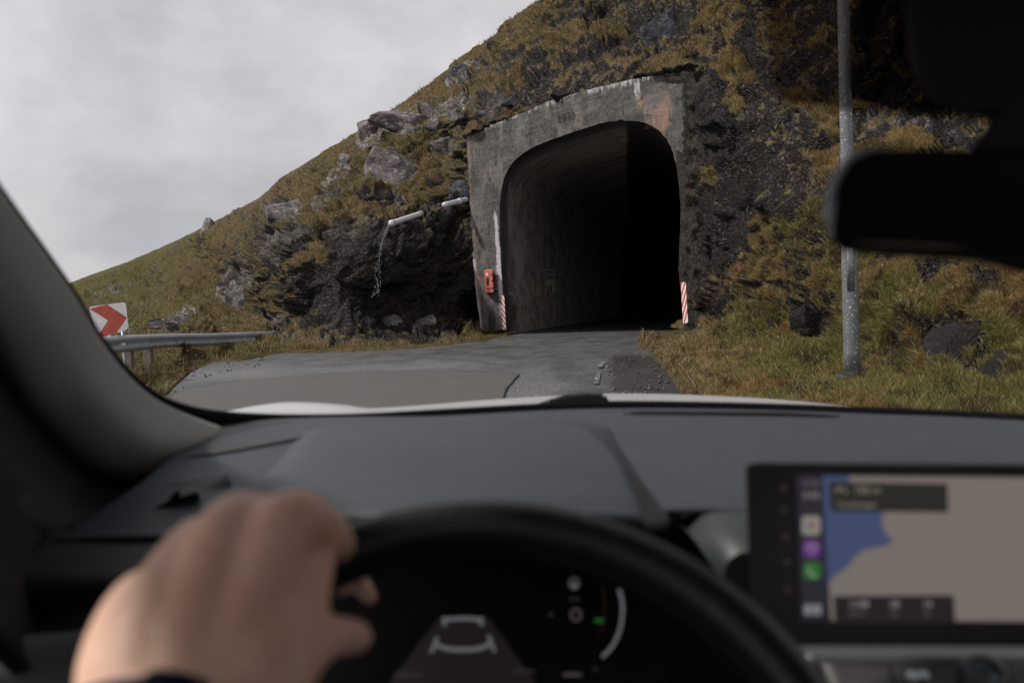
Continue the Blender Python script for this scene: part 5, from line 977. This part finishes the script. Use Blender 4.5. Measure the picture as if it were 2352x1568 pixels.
for k, c_ in enumerate([(.7, .2, .1), (.6, .4, .1), (.1, .35, .15), (.1, .2, .5), (.35, .1, .3), (.7, .3, .15)]):
    a = k * math.pi / 3; flat(SC, [(1864 + 6 * math.cos(a) + 4.5 * math.cos(b), 1206 + 7 * math.sin(a) + 4.5 * math.sin(b)) for b in np.linspace(0, 2 * np.pi, 8, endpoint=False)], 0.0025, 0.0004, 'petal', emit('petal_%s' % ('red', 'gold', 'green', 'blue', 'plum', 'orange')[k], c_, 0.35), scr)
ic2 = icon(1845, 1240, 1884, 1280, emit('icon_purple', (0.22, 0.05, 0.38), 0.42), label='purple podcast icon')
mb = MB(); 
for r_i in (6, 12): mb.add(*stroke([(1865 + r_i * math.cos(a), 1258 + r_i * math.sin(a)) for a in np.linspace(2.6, 6.8, 7)], 2.6, lambda a, b: SC.at(a, b, 0.0026)))
mb.add(*stroke([(1865, 1262), (1865, 1272)], 4.5, lambda a, b: SC.at(a, b, 0.0026))); mb.make('glyph', emit('glyph_pale', (0.7, 0.6, 0.8), 0.3), scr)
ic3 = icon(1846, 1290, 1886, 1330, emit('icon_green', (0.04, 0.28, 0.04), 0.36), label='green telephone icon')
mb = MB(); mb.add(*stroke([(1856, 1301), (1859, 1312), (1866, 1320), (1876, 1324)], 5.5, lambda a, b: SC.at(a, b, 0.0026))); mb.make('glyph', emit('glyph_green', (0.55, 0.7, 0.5), 0.32), scr)
for x_ in (1847, 1868): flat(SC, rrect(x_, 1387, x_ + 18, 1411, 4), 0.0022, 0.0004, 'menu_tile', emit('tile_grey', (0.45, 0.42, 0.48), 0.4), scr)
def words(name, s, px_, py_, size, m, plane, par, off_=0.003):
    cu = bpy.data.curves.new(name, 'FONT'); cu.body = s; cu.size = 1; cu.align_x = 'LEFT'; to = bpy.data.objects.new('tmp', cu); COL.objects.link(to); dg = bpy.context.evaluated_depsgraph_get()
    me = bpy.data.meshes.new_from_object(to.evaluated_get(dg)); v_ = np.array([a.co[:] for a in me.vertices]); f_ = [tuple(p_.vertices) for p_ in me.polygons]; bpy.data.objects.remove(to); bpy.data.meshes.remove(me)
    w_ = plane.at(px_ + v_[:, 0] * size, py_ - v_[:, 1] * size, off_); return mk(name, w_, f_, m, par)
tw = emit('screen_text', (0.75, 0.70, 0.66), 0.42); ty = emit('screen_text_warm', (0.62, 0.58, 0.42), 0.34)
words('clock_text', '10:48', 1842, 1114, 17, emit('screen_text_dim', (0.5, 0.45, 0.5), 0.25), SC, scr); words('signal_text', '.ıll 5G', 1842, 1142, 17, tw, SC, scr)
words('distance_text', '750 m', 1962, 1133, 24, ty, SC, scr); words('street_text', 'Tunnilsvegur', 1922, 1164, 18, ty, SC, scr)
mb = MB(); mb.add(*stroke([(1920, 1126), (1930, 1121), (1940, 1124), (1944, 1135)], 3, lambda a, b: SC.at(a, b, 0.003))); mb.add([SC.at(*q_, 0.003) for q_ in ((1918, 1126), (1926, 1117), (1927, 1130))], [(0, 1, 2)]); mb.make('turn_arrow', ty, scr)
for x_, a_, b_ in ((1950, '11:08', 'arrival'), (2045, '20', 'min'), (2120, '14', 'km')):
    words('arrival_text', a_, x_, 1393, 20, tw, SC, scr); words('arrival_unit_text', b_, x_, 1412, 14, emit('screen_text_dim', (0.5, 0.45, 0.5), 0.25), SC, scr)
for y_ in (1110, 1160, 1222, 1280, 1342): 
    mb = MB(); c = SC.at(1800 + (y_ - 1110) * .04, y_ + 10, 0.0006); mb.tube([c, c + SC.n * 0.0004], 0.0018, 10); mb.make('touch_key', emit('key_dim', (0.10, 0.05, 0.06), 0.25), scr)
# instrument cluster
CP = Plane(P(900, 1300, .83), P(1500, 1300, .83), P(1000, 1560, .80)); clu = empty('instrument_cluster', CP.at(1200, 1600)); clu.parent = car; clu.location = tuple(CP.at(1200, 1600) - np.array(car.location))
flat(CP, rrect(700, 1225, 1530, 1720, 40), 0.0, 0.01, 'display', BLKG, clu)
cg = emit('cluster_grey', (0.50, 0.52, 0.55), 0.20); cg2 = emit('cluster_faint', (0.35, 0.30, 0.32), 0.13)
def cstroke(name, pts, w_, m): mb = MB(); mb.add(*stroke(pts, w_, lambda a, b: CP.at(a, b, 0.012))); return mb.make(name, m, clu)
flat(CP, [(1010, 1500 - 85), (1120, 1415), (1240, 1580), (1300, 1640), (860, 1640), (900, 1560)], 0.0102, 0.0005, 'lane_view', emit('lane_glow', (0.040, 0.026, 0.032), 0.18), clu)
mb = MB()
for s_, w_ in (([(1020, 1422), (1065, 1419), (1106, 1422)], 9), ([(1020, 1416), (1021, 1436)], 9), ([(1105, 1416), (1106, 1436)], 9), ([(990, 1498), (1005, 1462)], 8), ([(1136, 1496), (1122, 1458)], 8), ([(1000, 1478), (1025, 1488), (1065, 1491), (1105, 1487), (1127, 1475)], 10)): mb.add(*stroke(s_, w_, lambda a, b: CP.at(a, b, 0.013)))
mb.make('vehicle_symbol', cg, clu)
cstroke('gauge_arc', [(1422, 1352), (1430, 1390), (1425, 1440), (1408, 1480), (1383, 1508)], 8, cg); cstroke('red_arc', [(1384, 1345), (1389, 1390), (1385, 1430), (1377, 1455)], 5, emit('cluster_red', (0.06, 0.010, 0.007), 0.18))
cstroke('gear_ring', [(1323 + 11 * math.cos(a), 1411 + 13 * math.sin(a)) for a in np.linspace(0, 6.28, 9)], 6, cg2); cstroke('speed_ring', [(1319 + 10 * math.cos(a), 1339 + 11 * math.sin(a)) for a in np.linspace(0, 6.28, 9)], 7, cg2)
flat(CP, [(1312, 1340), (1326, 1340), (1324, 1350), (1314, 1350)], 0.012, 0.001, 'speed_mark', cg, clu)
flat(CP, [(1366, 1420), (1386, 1421), (1386, 1427), (1366, 1428)], 0.012, 0.001, 'green_mark', emit('cluster_green', (0.04, 0.36, 0.06), 0.28), clu)
flat(CP, rrect(1293, 1544, 1336, 1552, 3), 0.012, 0.001, 'trip_bar', cg2, clu); words('odometer_text', '24381 km', 905, 1554, 16, cg2, CP, clu, 0.012); words('range_text', '347 km', 1180, 1545, 16, cg2, CP, clu, 0.012); words('speed_text', '0', 1262, 1415, 15, cg2, CP, clu, 0.012); words('temp_text', '9°', 1362, 1541, 14, cg2, CP, clu, 0.012); words('limit_text', 'km/h', 1308, 1378, 12, cg2, CP, clu, 0.012)
# steering wheel
st = empty('steering_wheel', (0, 0, 0)); st.parent = car; WC = CAM + FW * .425 + RT * (1112 - CX) / F_PX * .53 - UP * .2445
TW = math.radians(35); wu = UP * math.cos(TW) + FW * math.sin(TW); wnrm = np.cross(RT, wu); wnrm = wnrm if wnrm @ FW < 0 else -wnrm
st.location = tuple(WC - np.array(car.location)); RW = 0.178
rimp = [WC + RT * RW * math.sin(a) + wu * RW * math.cos(a) for a in np.linspace(0, 2 * np.pi, 97)]
nw = 18; vs = []
for k in range(96):
    a = 2 * np.pi * k / 96; rd_ = RT * math.sin(a) + wu * math.cos(a)
    for j in range(nw): b = 2 * np.pi * j / nw; vs.append(WC + rd_ * (RW + 0.0145 * math.cos(b)) + wnrm * 0.0175 * math.sin(b))
fs = [(k * nw + j, k * nw + (j + 1) % nw, ((k + 1) % 96) * nw + (j + 1) % nw, ((k + 1) % 96) * nw + j) for k in range(96) for j in range(nw)]
mk('rim', vs, fs, plain('black_leather', (0.012, 0.011, 0.013), 0.42, spec=0.5, bump=(300, 0.0005)), st, smooth=True)
mb = MB(); hubp = [WC + wnrm * 0.01 + RT * 0.075 * math.cos(a) * (1 + .1 * math.cos(2 * a)) + wu * (0.06 * math.sin(a) - 0.02) for a in np.linspace(0, 2 * np.pi, 32, endpoint=False)]; mb.prism(hubp, [q_ - wnrm * 0.05 for q_ in hubp]); mod_bevel(mb.make('hub', BLK, st), 0.01)
for a, r1 in ((90, .17), (-90, .17), (180, .17)):
    a = math.radians(a); d_ = RT * math.sin(a) + wu * math.cos(a); s_ = RT * math.cos(a) - wu * math.sin(a); mb = MB(); mb.box(WC + d_ * 0.115 - wnrm * 0.012 - wu * .02, 0.045, 0.11, 0.016, X=s_, Y=d_, Z=wnrm); mod_bevel(mb.make('spoke', BLK, st), 0.006)
# rear-view mirror, sensor housing and tinted band
mq = [(1905, 480), (1907, 540), (1925, 565), (1960, 580), (2200, 598), (2560, 614), (2600, 600), (2612, 470), (2600, 372), (2560, 352), (2300, 345), (2050, 343), (1990, 352), (1955, 372), (1930, 410)]
MP = Plane(P(1905, 480, .50), P(2600, 480, .47), P(1950, 590, .51))
mir = empty('rear_view_mirror', MP.at(2250, 600)); mir.parent = car; mir.location = tuple(MP.at(2250, 600) - np.array(car.location))
mqs = crom(mq + [mq[0]], 90)[:-1]; mc_ = mqs.mean(0); vs = []; lay = [(0.0, .97), (0.004, .995), (0.0, 1.0), (-0.008, 1.0), (-0.022, .96), (-0.036, .80), (-0.042, .5)]
for o_, s_ in lay: 
    q_ = mc_ + (mqs - mc_) * s_; q_[:, 0] = mqs[:, 0] + (mc_[0] - mqs[:, 0]) * (1 - s_) * 0.35; vs.append(MP.at(q_[:, 0], q_[:, 1], o_))
vs = np.concatenate(vs); n__ = len(mqs); ff = [tuple(f_) for f_ in gridf(len(lay), n__, True)]; ff.append(tuple((len(lay) - 1) * n__ + i for i in range(n__)))
mk('mirror_shell', vs, ff, plain('mirror_shell', (0.035, 0.037, 0.042), 0.38, spec=0.6), mir, smooth=True)
q_ = mc_ + (mqs - mc_) * .965; q_[:, 0] = mqs[:, 0] + (mc_[0] - mqs[:, 0]) * 0.014; g_ = MP.at(q_[:, 0], q_[:, 1], 0.001); mk('mirror_glass', g_, [tuple(range(n__))], plain('mirror_glass', (0.03, 0.024, 0.026), 0.05, metal=0.5, spec=0.3), mir)
bz = crom([(1912, 545, .498), (1906, 500, .498), (1912, 450, .498), (1932, 400, .498), (1960, 368, .498), (2000, 351, .498), (2060, 346, .498)], 40); mb = MB(); mb.tube(P(bz[:, 0], bz[:, 1], bz[:, 2]), np.interp(np.arange(40), [0, 8, 28, 39], [.0008, .0028, .0030, .0006]), 10); mb.make('mirror_edge_glint', plain('edge_glint_grey', (0.26, 0.29, 0.32), 0.4), mir, True)  # pale tube paints a highlight on the mirror's upper left edge
mb = MB(); mb.tube([P(x_, 557 + (x_ - 1960) * .045 + 10 * (max(0, x_ - 2120) / 110) ** 2 * .2, .492) for x_ in np.linspace(1962, 2225, 12)], np.interp(np.arange(12), [0, 3, 8, 11], [.0002, .0009, .0009, .0002]), 6); mb.make('mirror_lower_edge', plain('bronze_edge', (0.16, 0.12, 0.09), 0.5), mir, True)
hq = [(2075, -400), (2080, 40), (2095, 170), (2130, 225), (2230, 262), (2285, 262), (2262, 300), (2215, 350), (2700, 360), (2700, -400)]
mb = MB(); mb.prism([P(x_, y_, .56) for x_, y_ in hq], [P(x_, y_, .66) for x_, y_ in hq]); mod_bevel(mb.make('sensor_housing', BLK, car), 0.012, 3)
sq = [(2180, 560), (2240, 600), (2352, 628), (2600, 660), (2600, 560)]; mb = MB(); mb.prism([P(x_, y_, .54) for x_, y_ in sq], [P(x_, y_, .58) for x_, y_ in sq]); mod_bevel(mb.make('mirror_stalk', BLK, mir), 0.006)
FRIT = glassm('tinted_band', (0.38, 0.35, 0.35)); FRIT2 = glassm('tinted_band_dense', (0.28, 0.25, 0.25)); FRIT0 = glassm('tinted_band_edge', (0.68, 0.66, 0.66))
loft('shade_band', [[(1700, 150, .59), (1740, 205, .592), (1820, 240, .592), (1900, 254, .592), (2060, 268, .592), (2300, 290, .592)], [(1690, -60, .562), (1720, -60, .562), (1800, -60, .562), (1900, -60, .562), (2060, -60, .562), (2300, -60, .562)], [(1690, -330, .535), (1720, -330, .535), (1800, -330, .535), (1900, -330, .535), (2060, -330, .535), (2300, -330, .535)]], 20, 6, FRIT0, car)
loft('shade_band', [[(1775, 200, .60), (1800, 232, .60), (1900, 246, .60), (2060, 262, .60), (2300, 285, .60)], [(1755, -60, .57), (1790, -60, .57), (1900, -60, .57), (2060, -60, .57), (2300, -60, .57)], [(1755, -330, .54), (1790, -330, .54), (1900, -330, .54), (2060, -330, .54), (2300, -330, .54)]], 20, 6, FRIT, car)
loft('shade_band', [[(1945, 200, .585), (1990, 236, .585), (2060, 250, .585), (2300, 270, .585)], [(1960, -60, .56), (2000, -60, .56), (2060, -60, .56), (2300, -60, .56)], [(1960, -330, .54), (2000, -330, .54), (2060, -330, .54), (2300, -330, .54)]], 20, 6, FRIT2, car)

# ------------------------------------------------------------------ the driver: one body, hand closed on the rim
def capsule_mesh(chains):
    mb = MB()
    for pts in chains:
        q = crom([(*p_[0], p_[1]) for p_ in pts], max(6, len(pts) * 7)); c = q[:, :3]; r_ = q[:, 3]
        d0 = c[0] - c[1]; d0 /= np.linalg.norm(d0); d1 = c[-1] - c[-2]; d1 /= np.linalg.norm(d1)
        ext = [(c[0] + d0 * r_[0] * math.sin(a), r_[0] * math.cos(a)) for a in (1.45, 1.1, .7, .3)]; ext2 = [(c[-1] + d1 * r_[-1] * math.sin(a), r_[-1] * math.cos(a)) for a in (.3, .7, 1.1, 1.45)]
        cc = np.array([e[0] for e in ext] + list(c) + [e[0] for e in ext2]); rr_ = np.array([e[1] for e in ext] + list(r_) + [e[1] for e in ext2]); mb.tube(cc, rr_, 18)
    return mb
def H(x_, y_, d, r_): return (P(x_, y_, d), r_)
wrist = [H(560, 2300, .30, .040), H(430, 1900, .345, .034), H(375, 1680, .385, .030)]
fore = [H(300, 2600, .26, .044), H(330, 2000, .34, .036), H(370, 1700, .385, .0275)]
chains = [fore,
          [H(300, 1680, .392, .021), H(280, 1530, .405, .0178), H(303, 1402, .425, .0128), H(360, 1345, .455, .0098), H(450, 1360, .50, .009), H(560, 1420, .50, .0085)],      # little finger
          [H(345, 1680, .392, .025), H(345, 1480, .408, .0195), H(424, 1290, .431, .0136), H(485, 1232, .466, .0104), H(590, 1270, .515, .0098), H(660, 1340, .50, .009)],       # ring
          [H(410, 1680, .392, .026), H(440, 1440, .412, .0195), H(524, 1218, .435, .0140), H(605, 1188, .473, .0110), H(720, 1235, .525, .0102), H(780, 1330, .525, .0092)],      # middle
          [H(470, 1680, .392, .025), H(540, 1450, .416, .0195), H(648, 1210, .438, .0148), H(728, 1206, .460, .0122), H(776, 1250, .505, .0095), H(812, 1320, .566, .0075), H(850, 1372, .572, .0050)],   # index
          [H(325, 1600, .402, .017), H(365, 1350, .432, .0118)], [H(380, 1600, .402, .018), H(475, 1260, .438, .0122)], [H(450, 1600, .402, .019), H(590, 1225, .442, .0125)],      # flesh between the knuckles
          [H(330, 1560, .405, .020), H(470, 1470, .418, .024), H(600, 1380, .435, .021), H(655, 1300, .447, .016)],
          [H(500, 1660, .395, .024), H(590, 1540, .41, .022), H(665, 1420, .440, .0172), H(702, 1330, .452, .0125), H(718, 1260, .462, .0115)],
          [H(480, 1660, .39, .024), H(600, 1575, .405, .0195), H(695, 1492, .43, .0128), H(760, 1462, .452, .0098), H(816, 1462, .464, .0086)]]                # thumb
body = capsule_mesh(chains)
person = body.make('person', None, None, origin=P(375, 1680, .385)); me = person.data
rm_ = person.modifiers.new('r', 'REMESH'); rm_.mode = 'VOXEL'; rm_.voxel_size = 0.0022; rm_.use_smooth_shade = True
s1 = person.modifiers.new('s', 'CORRECTIVE_SMOOTH' if False else 'SMOOTH'); s1.factor = 0.5; s1.iterations = 15
def skin(t, b, o):
    n = t.noise(28, 5, 0.6); c = t.mix(t.ramp(n, [(0.35, 0.0), (0.7, 1.0)]), (0.74, 0.44, 0.31), (0.84, 0.56, 0.43)); c = t.mix(t.ramp(t.noise(60, 3, 0.5), [(0.55, 0.0), (0.75, 0.35)]), c, (0.56, 0.30, 0.23)); t.link(c, b.inputs['Base Color'])
    b.inputs['Roughness'].default_value = 0.5; b.inputs['Subsurface Weight'].default_value = 0.12; b.inputs['Subsurface Radius'].default_value = (0.01, 0.004, 0.002); b.inputs['Subsurface Scale'].default_value = 0.5
    t.link(t.bump(t.noise(180, 4, 0.6), 0.0006), b.inputs['Normal'])
person.data.materials.append(mat('skin', skin)); tag(person, 'person driving, left hand closed over the top left of the steering wheel, navy sleeve', 'person')
mb = MB(); q = crom([(*P(322, 1722, .388), .039), (*P(318, 1750, .383), .0405), (*P(315, 1850, .365), .042), (*P(310, 2150, .32), .050), (*P(200, 2700, .25), .060)], 26)
wob = 1 + 0.03 * np.sin(np.arange(26) * 1.7); mb.tube(q[:, :3], q[:, 3] * wob, 28, caps=False); sl_ = mb.make('sleeve', plain('navy_knit', (0.010, 0.011, 0.030), 0.9, spec=0.15, bump=(350, 0.001)), person, True); solid(sl_, 0.003)
mb = MB(); q = crom([(*CC_(-.33, .22, -.50), .060), (*CC_(-.34, .02, -.42), .066), (*CC_(-.28, -.14, -.30), .075)], 16); mb.tube(q[:, :3], q[:, 3], 20)
q = crom([(*CC_(0, -.22, -.24), .10), (*CC_(0, -.22, -.32), .19), (*CC_(0, -.2, -.6), .18), (*CC_(0, -.15, -.9), .19)], 16); mb.tube(q[:, :3], q[:, 3], 24); mb.make('sweater', plain('navy_knit', (0.010, 0.011, 0.030), 0.9), person, True)
